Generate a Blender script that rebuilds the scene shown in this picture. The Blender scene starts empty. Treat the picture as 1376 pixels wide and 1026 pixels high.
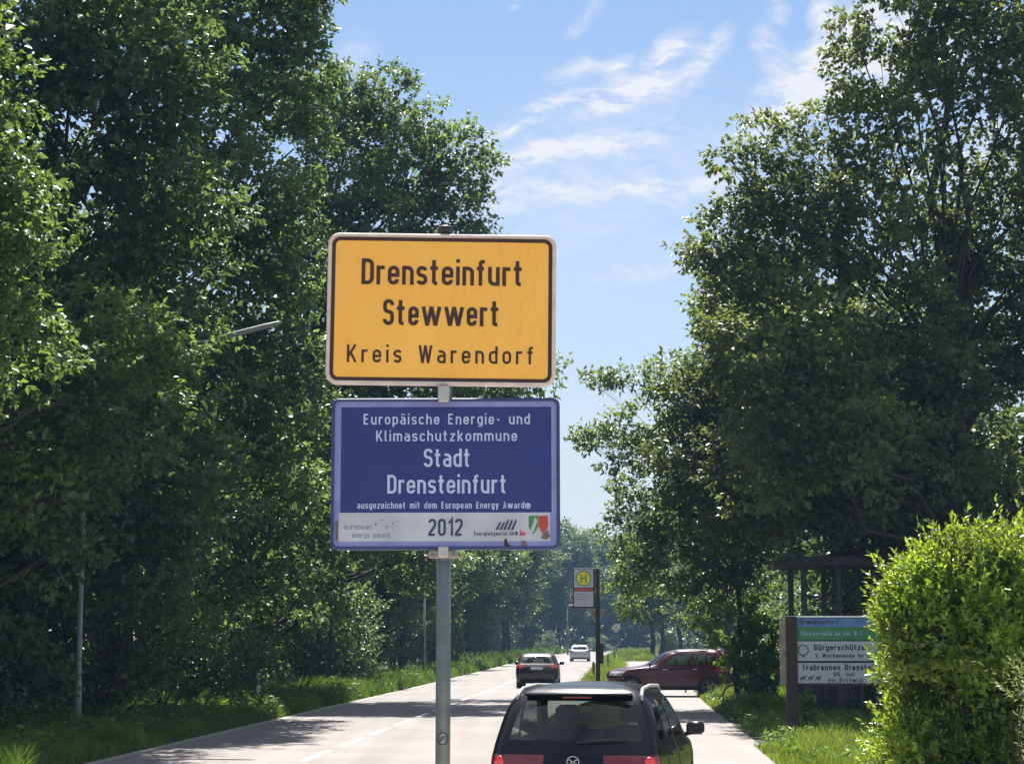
import bpy, math, random
import numpy as np
from mathutils import Vector
SC = bpy.context.scene
COL = SC.collection
R = math.radians

# ------------------------------------------------------------------ camera
F = 2560.0                      # focal length in photo pixels (1376 wide)
CAMZ = 2.1
PITCH = math.atan(343.0 / F)
CP, SP = math.cos(PITCH), math.sin(PITCH)
cd = bpy.data.cameras.new('camera')
cam = bpy.data.objects.new('camera', cd); COL.objects.link(cam)
cd.sensor_width = 36.0; cd.lens = F / 1376.0 * 36.0
cd.clip_start = 0.1; cd.clip_end = 5000
cam.location = (0, 0, CAMZ); cam.rotation_euler = (R(90) + PITCH, 0, 0)
SC.camera = cam

def P(px, py, Y):
    """world point at distance Y ahead that the photograph shows at (px, py)"""
    cx, cy = (px - 688) / F, (513 - py) / F
    t = Y / (CP - SP * cy)
    return np.array((cx * t, Y, CAMZ + (SP + CP * cy) * t))

# ------------------------------------------------------------------ light
SUN_AZ, SUN_EL = R(-3), R(61)          # azimuth from +Y, negative = left of the view
EXPOSURE = 1.58
SC.view_settings.view_transform = 'Standard'
SC.view_settings.look = 'None'
SC.view_settings.exposure = EXPOSURE
SC.view_settings.gamma = 1
SC.view_settings.use_curve_mapping = False
sd = bpy.data.lights.new('sun', 'SUN'); sun = bpy.data.objects.new('sun', sd); COL.objects.link(sun)
sd.energy = 4.0; sd.angle = R(0.53); sd.color = (1.0, 0.95, 0.87)
tosun = Vector((math.sin(SUN_AZ) * math.cos(SUN_EL), math.cos(SUN_AZ) * math.cos(SUN_EL), math.sin(SUN_EL)))
sun.rotation_euler = tosun.to_track_quat('Z', 'Y').to_euler()
sun.location = (0, 0, 60)
SC.cycles.max_bounces = 7; SC.cycles.diffuse_bounces = 3; SC.cycles.glossy_bounces = 3
SC.cycles.transmission_bounces = 4; SC.cycles.transparent_max_bounces = 10
SC.cycles.caustics_reflective = False; SC.cycles.caustics_refractive = False
SC.cycles.use_denoising = True
SC.cycles.volume_bounces = 0

W = bpy.data.worlds.new('World'); SC.world = W; W.use_nodes = True
NT = W.node_tree; NT.nodes.clear()
def N(nt, typ, **kw):
    n = nt.nodes.new(typ)
    for k, v in kw.items():
        if k.startswith('i_'):
            key = k[2:]
            key = int(key) if key.isdigit() else key.replace('_', ' ')
            n.inputs[key].default_value = v
        else: setattr(n, k, v)
    return n
def LK(nt, a, ao, b, bi): nt.links.new(a.outputs[ao], b.inputs[bi])
def MA(nt, op, a, b=None, c=None, clamp=False):
    n = nt.nodes.new('ShaderNodeMath'); n.operation = op; n.use_clamp = clamp
    for i, v in enumerate((a, b, c)):
        if v is None: continue
        if isinstance(v, (int, float)): n.inputs[i].default_value = v
        else: nt.links.new(v, n.inputs[i])
    return n.outputs[0]
sky = N(NT, 'ShaderNodeTexSky', sky_type='NISHITA', sun_disc=False, sun_elevation=SUN_EL,
        sun_rotation=SUN_AZ, air_density=1.0, dust_density=0.6, ozone_density=2.2, altitude=50)
tc = N(NT, 'ShaderNodeTexCoord')
sep = N(NT, 'ShaderNodeSeparateXYZ'); LK(NT, tc, 'Generated', sep, 0)
ay = MA(NT, 'MAXIMUM', sep.outputs[1], 0.02)
u = MA(NT, 'DIVIDE', sep.outputs[0], ay); v = MA(NT, 'DIVIDE', sep.outputs[2], ay)
cmb = N(NT, 'ShaderNodeCombineXYZ'); NT.links.new(u, cmb.inputs[0]); NT.links.new(v, cmb.inputs[1])
# wisps: the coordinate is warped a little by noise, then a sum of soft streaks is broken up by fine noise
wn = N(NT, 'ShaderNodeTexNoise', i_Scale=26.0, i_Detail=4.0, i_Roughness=.6); LK(NT, cmb, 0, wn, 'Vector')
wv = N(NT, 'ShaderNodeVectorMath', operation='SUBTRACT'); LK(NT, wn, 'Color', wv, 0); wv.inputs[1].default_value = (.5, .5, .5)
ws = N(NT, 'ShaderNodeVectorMath', operation='SCALE'); LK(NT, wv, 0, ws, 0); ws.inputs['Scale'].default_value = .022
wa = N(NT, 'ShaderNodeVectorMath', operation='ADD'); LK(NT, cmb, 0, wa, 0); LK(NT, ws, 0, wa, 1)
def dirpix(px, py):
    cx, cy = (px - 688) / F, (513 - py) / F
    y = CP - SP * cy; z = SP + CP * cy
    return cx / y, z / y
CL = [(775, 95, 38, 15, 25, .75), (826, 88, 26, 15, 20, .7), (892, 74, 58, 20, 42, 1.0), (850, 122, 105, 22, 12, 1.0), (812, 138, 50, 13, 28, .8),
      (952, 68, 44, 18, 52, .8), (1030, 62, 22, 36, 20, .6), (1090, 100, 115, 42, 50, 1.1), (1150, 60, 80, 50, 40, 1.0), (1040, 160, 80, 20, 25, .6),
      (1230, 75, 130, 60, 10, .9), (788, 28, 34, 11, 48, .6), (714, 158, 56, 14, 26, .8), (690, 172, 30, 9, 8, .5), (790, 196, 130, 17, 9, .75), (720, 208, 50, 13, 18, .6),
      (800, 258, 210, 18, 3, .42), (680, 240, 90, 22, 20, .35), (925, 250, 100, 14, 8, .4), (875, 362, 75, 12, 9, .4), (1102, 8, 34, 14, 45, .8), (1043, 14, 18, 14, 45, .6),
      (690, 4, 16, 8, 50, .5), (880, 205, 300, 110, 8, .15), (740, 280, 300, 120, 10, .20), (470, 75, 40, 25, 30, .3), (1350, 210, 120, 60, 30, .7), (980, 560, 120, 40, 0, .5)]
tot = None
for (px, py, L, Wd, ang, st) in CL:
    cu, cv = dirpix(px, py)
    m = N(NT, 'ShaderNodeMapping', vector_type='TEXTURE')
    m.inputs['Location'].default_value = (cu, cv, 0); m.inputs['Rotation'].default_value = (0, 0, R(ang))
    m.inputs['Scale'].default_value = (L / F * 1.25, Wd / F * 1.4, 1)
    LK(NT, wa, 0, m, 'Vector')
    g = N(NT, 'ShaderNodeTexGradient', gradient_type='SPHERICAL'); LK(NT, m, 0, g, 0)
    st *= 1.4
    tot = MA(NT, 'MULTIPLY', g.outputs['Fac'], st) if tot is None else MA(NT, 'MULTIPLY_ADD', g.outputs['Fac'], st, tot)
# fine streaky noise
mp = N(NT, 'ShaderNodeMapping'); mp.inputs['Rotation'].default_value = (0, 0, R(-28)); mp.inputs['Scale'].default_value = (22, 60, 1)
LK(NT, wa, 0, mp, 0)
fn = N(NT, 'ShaderNodeTexNoise', i_Scale=1.6, i_Detail=7.0, i_Roughness=.62); LK(NT, mp, 0, fn, 'Vector')
mp3 = N(NT, 'ShaderNodeMapping'); mp3.inputs['Rotation'].default_value = (0, 0, R(-38)); mp3.inputs['Scale'].default_value = (70, 230, 1); LK(NT, wa, 0, mp3, 0)
fn3 = N(NT, 'ShaderNodeTexNoise', i_Scale=1.3, i_Detail=6.0, i_Roughness=.7); LK(NT, mp3, 0, fn3, 'Vector')
brk = MA(NT, 'ADD', MA(NT, 'MULTIPLY_ADD', fn.outputs['Fac'], 3.2, -1.35), MA(NT, 'MULTIPLY_ADD', fn3.outputs['Fac'], 1.6, -.40))
brk = MA(NT, 'MAXIMUM', brk, 0.12)
tot = MA(NT, 'MULTIPLY', tot, brk)
front = MA(NT, 'GREATER_THAN', sep.outputs[1], 0.05)
tot = MA(NT, 'MULTIPLY', tot, front)
# broken cloud added outside the view as fill light, on a flat overhead layer
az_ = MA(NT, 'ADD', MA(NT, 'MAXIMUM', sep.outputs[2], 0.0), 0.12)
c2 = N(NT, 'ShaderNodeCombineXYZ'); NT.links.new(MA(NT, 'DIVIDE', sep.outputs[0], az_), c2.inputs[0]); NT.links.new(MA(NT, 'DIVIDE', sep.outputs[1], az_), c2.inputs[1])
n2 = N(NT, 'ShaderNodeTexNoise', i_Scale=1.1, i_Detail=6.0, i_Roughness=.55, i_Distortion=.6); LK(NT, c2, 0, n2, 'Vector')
fill_cloud = MA(NT, 'MULTIPLY', MA(NT, 'MAXIMUM', MA(NT, 'SUBTRACT', n2.outputs['Fac'], .38), 0), 4.5, None, True)
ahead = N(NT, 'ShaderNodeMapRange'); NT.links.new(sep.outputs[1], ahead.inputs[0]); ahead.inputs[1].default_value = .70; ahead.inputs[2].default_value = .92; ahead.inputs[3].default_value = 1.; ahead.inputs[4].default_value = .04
fill_cloud = MA(NT, 'MULTIPLY', fill_cloud, ahead.outputs[0])
tot = MA(NT, 'ADD', tot, fill_cloud)
# pale veil towards the horizon
veil = MA(NT, 'MULTIPLY', MA(NT, 'POWER', MA(NT, 'SUBTRACT', 1.0, MA(NT, 'MULTIPLY', MA(NT, 'ABSOLUTE', sep.outputs[2]), 2.6, None, True), None, True), 1.5), .92)
tot = MA(NT, 'MINIMUM', tot, .92)
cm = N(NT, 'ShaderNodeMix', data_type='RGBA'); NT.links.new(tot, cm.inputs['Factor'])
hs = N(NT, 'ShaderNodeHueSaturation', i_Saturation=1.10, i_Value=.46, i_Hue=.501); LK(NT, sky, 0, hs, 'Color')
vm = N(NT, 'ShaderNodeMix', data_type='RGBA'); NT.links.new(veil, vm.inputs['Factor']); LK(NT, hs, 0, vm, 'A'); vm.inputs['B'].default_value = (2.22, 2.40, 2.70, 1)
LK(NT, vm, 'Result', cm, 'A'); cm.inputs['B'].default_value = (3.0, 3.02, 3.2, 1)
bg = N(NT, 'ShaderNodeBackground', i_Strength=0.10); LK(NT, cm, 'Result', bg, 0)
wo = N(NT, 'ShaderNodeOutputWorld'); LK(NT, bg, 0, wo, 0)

# ------------------------------------------------------------------ helpers
def tag(o, label=None, cat=None, group=None, kind=None):
    if label: o['label'] = label
    if cat: o['category'] = cat
    if group: o['group'] = group
    if kind: o['kind'] = kind
    return o
def empty(name, loc=(0, 0, 0), rz=0.0, **kw):
    o = bpy.data.objects.new(name, None); COL.objects.link(o); o.location = loc; o.rotation_euler = (0, 0, rz)
    o.empty_display_size = .2
    return tag(o, **kw)
def link_mesh(name, me, mats, parent=None, smooth=False):
    for m in (mats if isinstance(mats, (list, tuple)) else [mats]): me.materials.append(m)
    if smooth: me.polygons.foreach_set('use_smooth', np.ones(len(me.polygons), bool))
    o = bpy.data.objects.new(name, me); COL.objects.link(o)
    if parent is not None: o.parent = parent
    return o
def mesh(name, V, Fs, mat, parent=None, smooth=False, mi=None):
    """V: n x 3; Fs: k x m array or list of tuples"""
    me = bpy.data.meshes.new(name)
    if isinstance(Fs, np.ndarray):
        k, m = Fs.shape
        me.vertices.add(len(V)); me.vertices.foreach_set('co', np.asarray(V, np.float32).ravel())
        me.loops.add(k * m); me.loops.foreach_set('vertex_index', Fs.astype(np.int32).ravel())
        me.polygons.add(k); me.polygons.foreach_set('loop_start', np.arange(0, k * m, m, dtype=np.int32))
        me.update(calc_edges=True)
    else:
        me.from_pydata([tuple(map(float, p)) for p in V], [], [tuple(int(i) for i in f) for f in Fs]); me.update()
    if mi is not None: me.polygons.foreach_set('material_index', np.asarray(mi, np.int32))
    return link_mesh(name, me, mat, parent, smooth)
class MB:
    def __init__(s): s.v = []; s.f = []
    def add(s, V, Fc):
        b = len(s.v); s.v += [tuple(map(float, p)) for p in V]; s.f += [tuple(i + b for i in f) for f in Fc]; return s
    def box(s, c, d, rz=0, ch=0.0):
        x, y, z = [k / 2 for k in d]
        V = []
        if ch <= 0:
            for sx, sy, sz in ((-1,-1,-1),(1,-1,-1),(1,1,-1),(-1,1,-1),(-1,-1,1),(1,-1,1),(1,1,1),(-1,1,1)): V.append([sx*x, sy*y, sz*z])
            Fc = [(0,3,2,1),(4,5,6,7),(0,1,5,4),(1,2,6,5),(2,3,7,6),(3,0,4,7)]
        else:   # chamfered on the vertical profile
            ch = min(ch, x*.9, y*.9, z*.9)
            for zz, k in ((-z, ch), (-z+ch, 0), (z-ch, 0), (z, ch)):
                V += [[-x+k, -y+k, zz], [x-k, -y+k, zz], [x-k, y-k, zz], [-x+k, y-k, zz]]
            Fc = [(3,2,1,0), (12,13,14,15)]
            for l in range(3):
                for i in range(4):
                    a, b = l*4+i, l*4+(i+1) % 4
                    Fc.append((a, b, b+4, a+4))
        ca, sa = math.cos(rz), math.sin(rz)
        V = [(c[0]+p[0]*ca-p[1]*sa, c[1]+p[0]*sa+p[1]*ca, c[2]+p[2]) for p in V]
        return s.add(V, Fc)
    def tube(s, pts, rad, n=10, cap=True):
        pts = [Vector(p) for p in pts]; rr = rad if hasattr(rad, '__len__') else [rad]*len(pts)
        V = []; Fc = []; ref = None
        for i, p in enumerate(pts):
            t = (pts[min(i+1, len(pts)-1)] - pts[max(i-1, 0)]).normalized()
            if ref is None:
                ref = Vector((1, 0, 0)) if abs(t.x) < .9 else Vector((0, 1, 0))
            a = (ref - t*ref.dot(t)).normalized(); ref = a; b = t.cross(a)
            for k in range(n):
                th = 2*math.pi*k/n; V.append(p + (a*math.cos(th) + b*math.sin(th))*rr[i])
        for i in range(len(pts)-1):
            for k in range(n):
                k2 = (k+1) % n; Fc.append((i*n+k, i*n+k2, (i+1)*n+k2, (i+1)*n+k))
        if cap:
            Fc.append(tuple(range(n))[::-1]); Fc.append(tuple((len(pts)-1)*n+k for k in range(n)))
        return s.add(V, Fc)
    def lathe(s, prof, n=24, c=(0, 0, 0), axis='z'):
        V = []; Fc = []
        for (r, h) in prof:
            for k in range(n):
                th = 2*math.pi*k/n; a, b = r*math.cos(th), r*math.sin(th)
                q = (a, b, h) if axis == 'z' else ((h, a, b) if axis == 'x' else (a, h, b))
                V.append((c[0]+q[0], c[1]+q[1], c[2]+q[2]))
        for i in range(len(prof)-1):
            for k in range(n): Fc.append((i*n+k, i*n+(k+1) % n, (i+1)*n+(k+1) % n, (i+1)*n+k))
        return s.add(V, Fc)
    def build(s, name, mat, parent=None, smooth=False):
        o = mesh(name, s.v, s.f, mat, parent, smooth)
        return o

# ------------------------------------------------------------------ materials
def mat(name, col, rough=.6, metal=0., var=.12, scale=6., bump=0., bscale=None, coat=0., spec=.5, col2=None, obj=True, detail=4.):
    m = bpy.data.materials.new(name); m.use_nodes = True; nt = m.node_tree; b = nt.nodes['Principled BSDF']
    t = N(nt, 'ShaderNodeTexCoord')
    n = N(nt, 'ShaderNodeTexNoise', i_Scale=scale, i_Detail=detail); LK(nt, t, 'Object', n, 'Vector')
    mx = N(nt, 'ShaderNodeMix', data_type='RGBA'); r = N(nt, 'ShaderNodeMapRange'); r.inputs[1].default_value = .3; r.inputs[2].default_value = .7
    LK(nt, n, 'Fac', r, 0); LK(nt, r, 0, mx, 'Factor')
    c = tuple(col[:3]); c2 = col2 or tuple(max(0, k*(1-2*var)) for k in c)
    mx.inputs['A'].default_value = (*c2, 1); mx.inputs['B'].default_value = (*c, 1)
    LK(nt, mx, 'Result', b, 'Base Color')
    b.inputs['Roughness'].default_value = rough; b.inputs['Metallic'].default_value = metal
    b.inputs['Coat Weight'].default_value = coat; b.inputs['Coat Roughness'].default_value = .06
    b.inputs['Specular IOR Level'].default_value = spec
    if bump > 0:
        n2 = N(nt, 'ShaderNodeTexNoise', i_Scale=bscale or scale*4, i_Detail=4.); LK(nt, t, 'Object', n2, 'Vector')
        bp = N(nt, 'ShaderNodeBump', i_Strength=bump, i_Distance=.02); LK(nt, n2, 'Fac', bp, 'Height'); LK(nt, bp, 0, b, 'Normal')
    return m
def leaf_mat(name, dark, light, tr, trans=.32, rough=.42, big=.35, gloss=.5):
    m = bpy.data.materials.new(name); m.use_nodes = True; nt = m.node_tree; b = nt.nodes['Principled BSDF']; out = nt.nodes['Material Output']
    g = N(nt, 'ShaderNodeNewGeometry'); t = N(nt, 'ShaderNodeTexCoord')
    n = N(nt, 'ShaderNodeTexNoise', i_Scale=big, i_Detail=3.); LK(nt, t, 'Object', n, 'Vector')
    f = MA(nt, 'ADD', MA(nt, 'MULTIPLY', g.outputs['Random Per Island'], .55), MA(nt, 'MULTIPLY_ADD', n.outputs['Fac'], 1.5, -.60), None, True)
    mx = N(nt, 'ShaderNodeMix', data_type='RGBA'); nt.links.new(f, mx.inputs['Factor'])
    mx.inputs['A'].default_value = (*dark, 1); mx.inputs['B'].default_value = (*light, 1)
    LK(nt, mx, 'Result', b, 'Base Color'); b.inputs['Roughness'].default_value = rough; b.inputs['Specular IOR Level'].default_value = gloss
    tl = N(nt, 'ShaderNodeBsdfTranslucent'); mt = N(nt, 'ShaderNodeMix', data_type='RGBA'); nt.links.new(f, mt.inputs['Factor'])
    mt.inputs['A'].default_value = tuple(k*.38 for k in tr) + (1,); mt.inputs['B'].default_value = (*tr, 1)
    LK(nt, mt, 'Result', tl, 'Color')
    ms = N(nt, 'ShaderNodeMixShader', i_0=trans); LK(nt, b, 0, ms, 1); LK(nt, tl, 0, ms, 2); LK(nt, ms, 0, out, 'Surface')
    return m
def glass_mat(name, tint=(.75, .85, .82), dark=.25):
    m = bpy.data.materials.new(name); m.use_nodes = True; nt = m.node_tree; nt.nodes.clear()
    out = N(nt, 'ShaderNodeOutputMaterial'); tr = N(nt, 'ShaderNodeBsdfTransparent', i_Color=(*[k*(1-dark) for k in tint], 1))
    gl = N(nt, 'ShaderNodeBsdfGlossy', i_Roughness=.03); fr = N(nt, 'ShaderNodeFresnel', i_IOR=1.5)
    f = MA(nt, 'MULTIPLY_ADD', fr.outputs[0], .9, .02, True)
    ms = N(nt, 'ShaderNodeMixShader'); nt.links.new(f, ms.inputs[0]); LK(nt, tr, 0, ms, 1); LK(nt, gl, 0, ms, 2); LK(nt, ms, 0, out, 0)
    return m

M = {}
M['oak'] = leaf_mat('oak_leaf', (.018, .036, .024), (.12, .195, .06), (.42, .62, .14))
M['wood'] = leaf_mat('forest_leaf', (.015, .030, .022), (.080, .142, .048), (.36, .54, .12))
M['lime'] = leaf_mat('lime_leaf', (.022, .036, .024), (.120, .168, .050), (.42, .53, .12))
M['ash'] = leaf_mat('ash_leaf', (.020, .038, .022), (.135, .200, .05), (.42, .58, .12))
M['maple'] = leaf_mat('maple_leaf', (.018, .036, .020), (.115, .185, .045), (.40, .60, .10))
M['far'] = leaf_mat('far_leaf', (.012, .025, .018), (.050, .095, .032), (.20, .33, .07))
M['laurel'] = leaf_mat('shrub_leaf', (.012, .032, .012), (.20, .31, .03), (.70, .95, .06), trans=.36, rough=.34, big=1.4, gloss=.55)
M['young'] = leaf_mat('young_leaf', (.045, .10, .016), (.15, .24, .03), (.38, .60, .05), gloss=.35, rough=.5)
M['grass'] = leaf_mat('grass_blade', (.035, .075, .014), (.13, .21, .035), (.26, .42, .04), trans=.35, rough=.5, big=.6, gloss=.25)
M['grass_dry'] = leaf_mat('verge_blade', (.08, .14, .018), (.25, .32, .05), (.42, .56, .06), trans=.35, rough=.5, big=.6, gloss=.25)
M['bark'] = mat('bark', (.045, .038, .032), .9, var=.3, scale=3, bump=.6, bscale=14)
M['soil'] = mat('soil', (.05, .055, .025), .95, col2=(.03, .04, .018), scale=.6, bump=.4, bscale=6)
M['concrete'] = mat('gutter_concrete', (.36, .34, .31), .85, var=.14, scale=2.5, bump=.3, bscale=30)
M['steel'] = mat('galvanised_steel', (.20, .22, .22), .42, .85, var=.16, scale=9, bump=.08, bscale=40)
M['steel2'] = mat('aged_steel', (.19, .20, .21), .55, .5, var=.12, scale=5)
M['alu'] = mat('aluminium', (.50, .48, .47), .42, .55, var=.12, scale=20)
M['alu_w'] = mat('weathered_frame', (.72, .60, .56), .6, .0, var=.13, scale=14, bump=.1)
M['black_cap'] = mat('black_plastic', (.02, .021, .025), .5, var=.1)
M['brown'] = mat('brown_paint', (.055, .018, .014), .6, var=.12, scale=30)
M['blue_frame'] = mat('blue_profile', (.030, .042, .17), .45, var=.16, scale=14)
M['lavender'] = mat('faded_border', (.25, .27, .56), .6, var=.12, scale=9, col2=(.17, .185, .42))
M['white_lt'] = mat('pale_blue_lettering', (.50, .56, .78), .6, var=.08, scale=30)
M['navy'] = mat('navy_lettering', (.03, .045, .11), .6, var=.1)
M['navy_f'] = mat('faded_lettering', (.17, .18, .24), .6, var=.2, scale=40)
M['dirt'] = mat('dried_dirt', (.22, .17, .16), .8, var=.3, scale=60)
M['strip'] = mat('white_strip', (.50, .535, .58), .6, var=.14, scale=5)
M['rust'] = mat('clamp_steel', (.42, .34, .32), .45, .4, var=.25, scale=60)
M['white'] = mat('white_plastic', (.75, .75, .74), .5, var=.05)
M['tyre'] = mat('tyre_rubber', (.018, .018, .019), .8, var=.15, scale=20)
M['rim'] = mat('alloy', (.33, .34, .36), .35, .8, var=.08)
M['cabin'] = mat('cabin_fabric', (.022, .024, .03), .8, var=.15, scale=20)
M['trim'] = mat('black_trim', (.006, .007, .010), .55, var=.1)
M['paint_black'] = mat('black_car_paint', (.005, .006, .010), .30, 0., var=.1, scale=2, coat=.28, spec=.15)
M['paint_maroon'] = mat('dark_maroon_paint', (.012, .003, .005), .3, 0., var=.1, scale=2, coat=.5, spec=.3)
M['paint_red'] = mat('wine_red_paint', (.07, .002, .007), .3, 0., var=.1, scale=2, coat=.5, spec=.2)
M['paint_silver'] = mat('silver_paint', (.42, .45, .50), .32, .5, var=.05, scale=2, coat=1.)
M['lamp_red'] = mat('red_lamp_plastic', (.42, .012, .016), .18, var=.2, scale=18, coat=1.)
M['lamp_dark'] = mat('dark_red_lamp', (.16, .008, .014), .25, var=.2, scale=14, coat=1.)
M['lamp_clear'] = mat('clear_lamp', (.5, .52, .55), .12, .3, var=.1, coat=1.)
M['lamp_lit'] = mat('lit_brake_lamp', (.5, .01, .02), .2, var=.05, coat=1.)
_b = M['lamp_lit'].node_tree.nodes['Principled BSDF']; _b.inputs['Emission Color'].default_value = (1, .02, .03, 1); _b.inputs['Emission Strength'].default_value = .07
M['plate'] = mat('number_plate', (.55, .56, .58), .45, var=.05)
M['chrome'] = mat('chrome', (.55, .56, .58), .15, 1., var=.04)
M['glass'] = glass_mat('car_glass', (.90, .96, .93), dark=.04)
M['glass_t'] = glass_mat('tinted_glass', dark=.6)
M['wood_post'] = mat('brown_wood', (.040, .024, .019), .75, var=.25, scale=8, bump=.3)
M['grey_wood'] = mat('grey_wood', (.30, .27, .21), .8, var=.25, scale=8, bump=.3)
M['red_wood'] = mat('stake_wood', (.17, .085, .05), .8, var=.2, scale=9)
M['h_yellow'] = mat('stop_yellow', (.72, .62, .05), .5, var=.06)
M['h_green'] = mat('stop_green', (.08, .26, .06), .5, var=.06)
M['panel_w'] = mat('pale_panel', (.40, .42, .47), .5, var=.08, scale=14)
M['red_p'] = mat('red_band', (.45, .06, .06), .5, var=.1)
M['ink'] = mat('dark_print', (.03, .032, .05), .6, var=.1)
M['sky_p'] = mat('blue_print', (.10, .22, .46), .5, var=.2, scale=3)
M['grn_p'] = mat('green_print', (.05, .24, .10), .5, var=.2, scale=3)
M['pale_p'] = mat('pale_print', (.25, .40, .50), .5, var=.1)
M['paint_w'] = mat('road_marking', (.74, .73, .71), .6, var=.10, scale=9, bump=.1)
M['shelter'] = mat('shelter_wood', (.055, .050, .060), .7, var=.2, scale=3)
M['amber'] = mat('amber_print', (.45, .25, .08), .5, var=.15)
M['prio'] = mat('priority_yellow', (.70, .48, .05), .5, var=.05)
M['signback'] = mat('sign_back', (.30, .31, .32), .5, .3, var=.1)
def tent(name):     # yellow sheet with faint run marks and dirt towards one side
    m = mat(name, (.98, .52, .085), .5, var=.06, scale=3.5, col2=(.95, .47, .065)); nt = m.node_tree; b = nt.nodes['Principled BSDF']
    src = b.inputs['Base Color'].links[0].from_socket
    t = N(nt, 'ShaderNodeTexCoord'); mp = N(nt, 'ShaderNodeMapping'); mp.inputs['Scale'].default_value = (16, 1, 3.2); LK(nt, t, 'Object', mp, 0)
    n = N(nt, 'ShaderNodeTexNoise', i_Scale=2., i_Detail=5., i_Roughness=.65); LK(nt, mp, 0, n, 'Vector')
    sp = N(nt, 'ShaderNodeSeparateXYZ'); LK(nt, t, 'Object', sp, 0)
    w = MA(nt, 'MULTIPLY_ADD', sp.outputs[0], 1.2, .35, True)
    f = MA(nt, 'MULTIPLY', MA(nt, 'MULTIPLY', MA(nt, 'SUBTRACT', n.outputs['Fac'], .54, None, True), 4., None, True), w)
    mx = N(nt, 'ShaderNodeMix', data_type='RGBA'); nt.links.new(MA(nt, 'MULTIPLY', f, .55), mx.inputs['Factor'])
    nt.links.new(src, mx.inputs['A']); mx.inputs['B'].default_value = (.52, .22, .06, 1); LK(nt, mx, 'Result', b, 'Base Color'); return m
M['yellow'] = tent('yellow_sheet')
M['blue'] = mat('blue_sheet', (.013, .029, .175), .55, var=.09, scale=4)
M['bounce_pave'] = mat('bounce_concrete', (.44, .42, .38), .85, var=.08, scale=1.5, bump=.2, bscale=30)
def asphalt(name, c1, c2):
    m = bpy.data.materials.new(name); m.use_nodes = True; nt = m.node_tree; b = nt.nodes['Principled BSDF']
    t = N(nt, 'ShaderNodeTexCoord')
    a = N(nt, 'ShaderNodeTexNoise', i_Scale=.35, i_Detail=5.); LK(nt, t, 'Object', a, 'Vector')
    mp = N(nt, 'ShaderNodeMapping'); mp.inputs['Scale'].default_value = (1.6, .05, 1); mp.inputs['Rotation'].default_value = (0, 0, R(3.5)); LK(nt, t, 'Object', mp, 0)
    s = N(nt, 'ShaderNodeTexNoise', i_Scale=1., i_Detail=3.); LK(nt, mp, 0, s, 'Vector')
    g = N(nt, 'ShaderNodeTexNoise', i_Scale=55., i_Detail=3.); LK(nt, t, 'Object', g, 'Vector')
    f = MA(nt, 'ADD', MA(nt, 'MULTIPLY', a.outputs['Fac'], .5), MA(nt, 'MULTIPLY', s.outputs['Fac'], .5))
    f = MA(nt, 'ADD', MA(nt, 'MULTIPLY_ADD', f, 3.2, -1.2), MA(nt, 'MULTIPLY_ADD', g.outputs['Fac'], 1.3, -.5), None, True)
    mx = N(nt, 'ShaderNodeMix', data_type='RGBA'); nt.links.new(f, mx.inputs['Factor'])
    mx.inputs['A'].default_value = (*c1, 1); mx.inputs['B'].default_value = (*c2, 1); LK(nt, mx, 'Result', b, 'Base Color')
    b.inputs['Roughness'].default_value = .8
    bp = N(nt, 'ShaderNodeBump', i_Strength=.25, i_Distance=.01); LK(nt, g, 'Fac', bp, 'Height'); LK(nt, bp, 0, b, 'Normal')
    return m
M['asphalt'] = asphalt('asphalt', (.150, .136, .136), (.225, .203, .199))
M['lane'] = asphalt('lane_asphalt', (.180, .160, .158), (.235, .212, .209))

# ------------------------------------------------------------------ ground and roads
CTR = np.array([(-30, -7.5), (0, -5.55), (32, -3.65), (50, -2.62), (84, -.5), (130, 2.15), (156, 3.4), (180, 4.8), (220, 7.2), (260, 10.8), (300, 17.5), (330, 26), (355, 40), (372, 60), (385, 90), (395, 130), (402, 180)])
_t = np.concatenate([[0], np.cumsum(np.hypot(*np.diff(CTR, axis=0).T))])
def _smooth_ctr():
    s = np.linspace(0, _t[-1], 400); y = np.interp(s, _t, CTR[:, 0]); x = np.interp(s, _t, CTR[:, 1])
    k = np.ones(15)/15
    for _ in range(2):
        yy = np.pad(y, 7, mode='edge'); xx = np.pad(x, 7, mode='edge')
        y2 = np.convolve(yy, k, 'valid'); x2 = np.convolve(xx, k, 'valid')
        y2[:8] = y[:8]; x2[:8] = x[:8]; y2[-8:] = y[-8:]; x2[-8:] = x[-8:]; y, x = y2, x2
    return s, x, y
CS, CX, CY = _smooth_ctr()
def ctr(y): return float(np.interp(y, CY, CX))
def strip(name, o0, o1, z, y0, y1, m, lab=None, kind='structure', jag=0.):
    sel = (CY >= y0) & (CY <= y1); x, y = CX[sel], CY[sel]
    tx, ty = np.gradient(x), np.gradient(y); L = np.hypot(tx, ty); nx, ny = ty/L, -tx/L
    rs = np.random.RandomState(5); n = len(x)
    j0 = rs.uniform(-jag, jag, n); j1 = rs.uniform(-jag, jag, n)
    A = np.stack([x+nx*(o0+j0), y+ny*(o0+j0), np.full(n, z)], 1); B = np.stack([x+nx*(o1+j1), y+ny*(o1+j1), np.full(n, z)], 1)
    V = np.concatenate([A, B]); i = np.arange(n-1); Fc = np.stack([i, i+n, i+n+1, i+1], 1)
    return tag(mesh(name, V, Fc, m), lab, kind=kind)
g = mesh('ground', [(-1500, -300, -.012), (1500, -300, -.012), (1500, 2500, -.012), (-1500, 2500, -.012)], [(0, 1, 2, 3)], M['soil']); tag(g, kind='structure')
strip('road', -3.3, 3.35, 0.0, -25, 410, M['asphalt'])
strip('gutter', -3.62, -3.3, .006, -25, 300, M['concrete'])
strip('pavement', 5.6, 8.15, .0, 26, 172, M['lane'], jag=.04)
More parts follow.
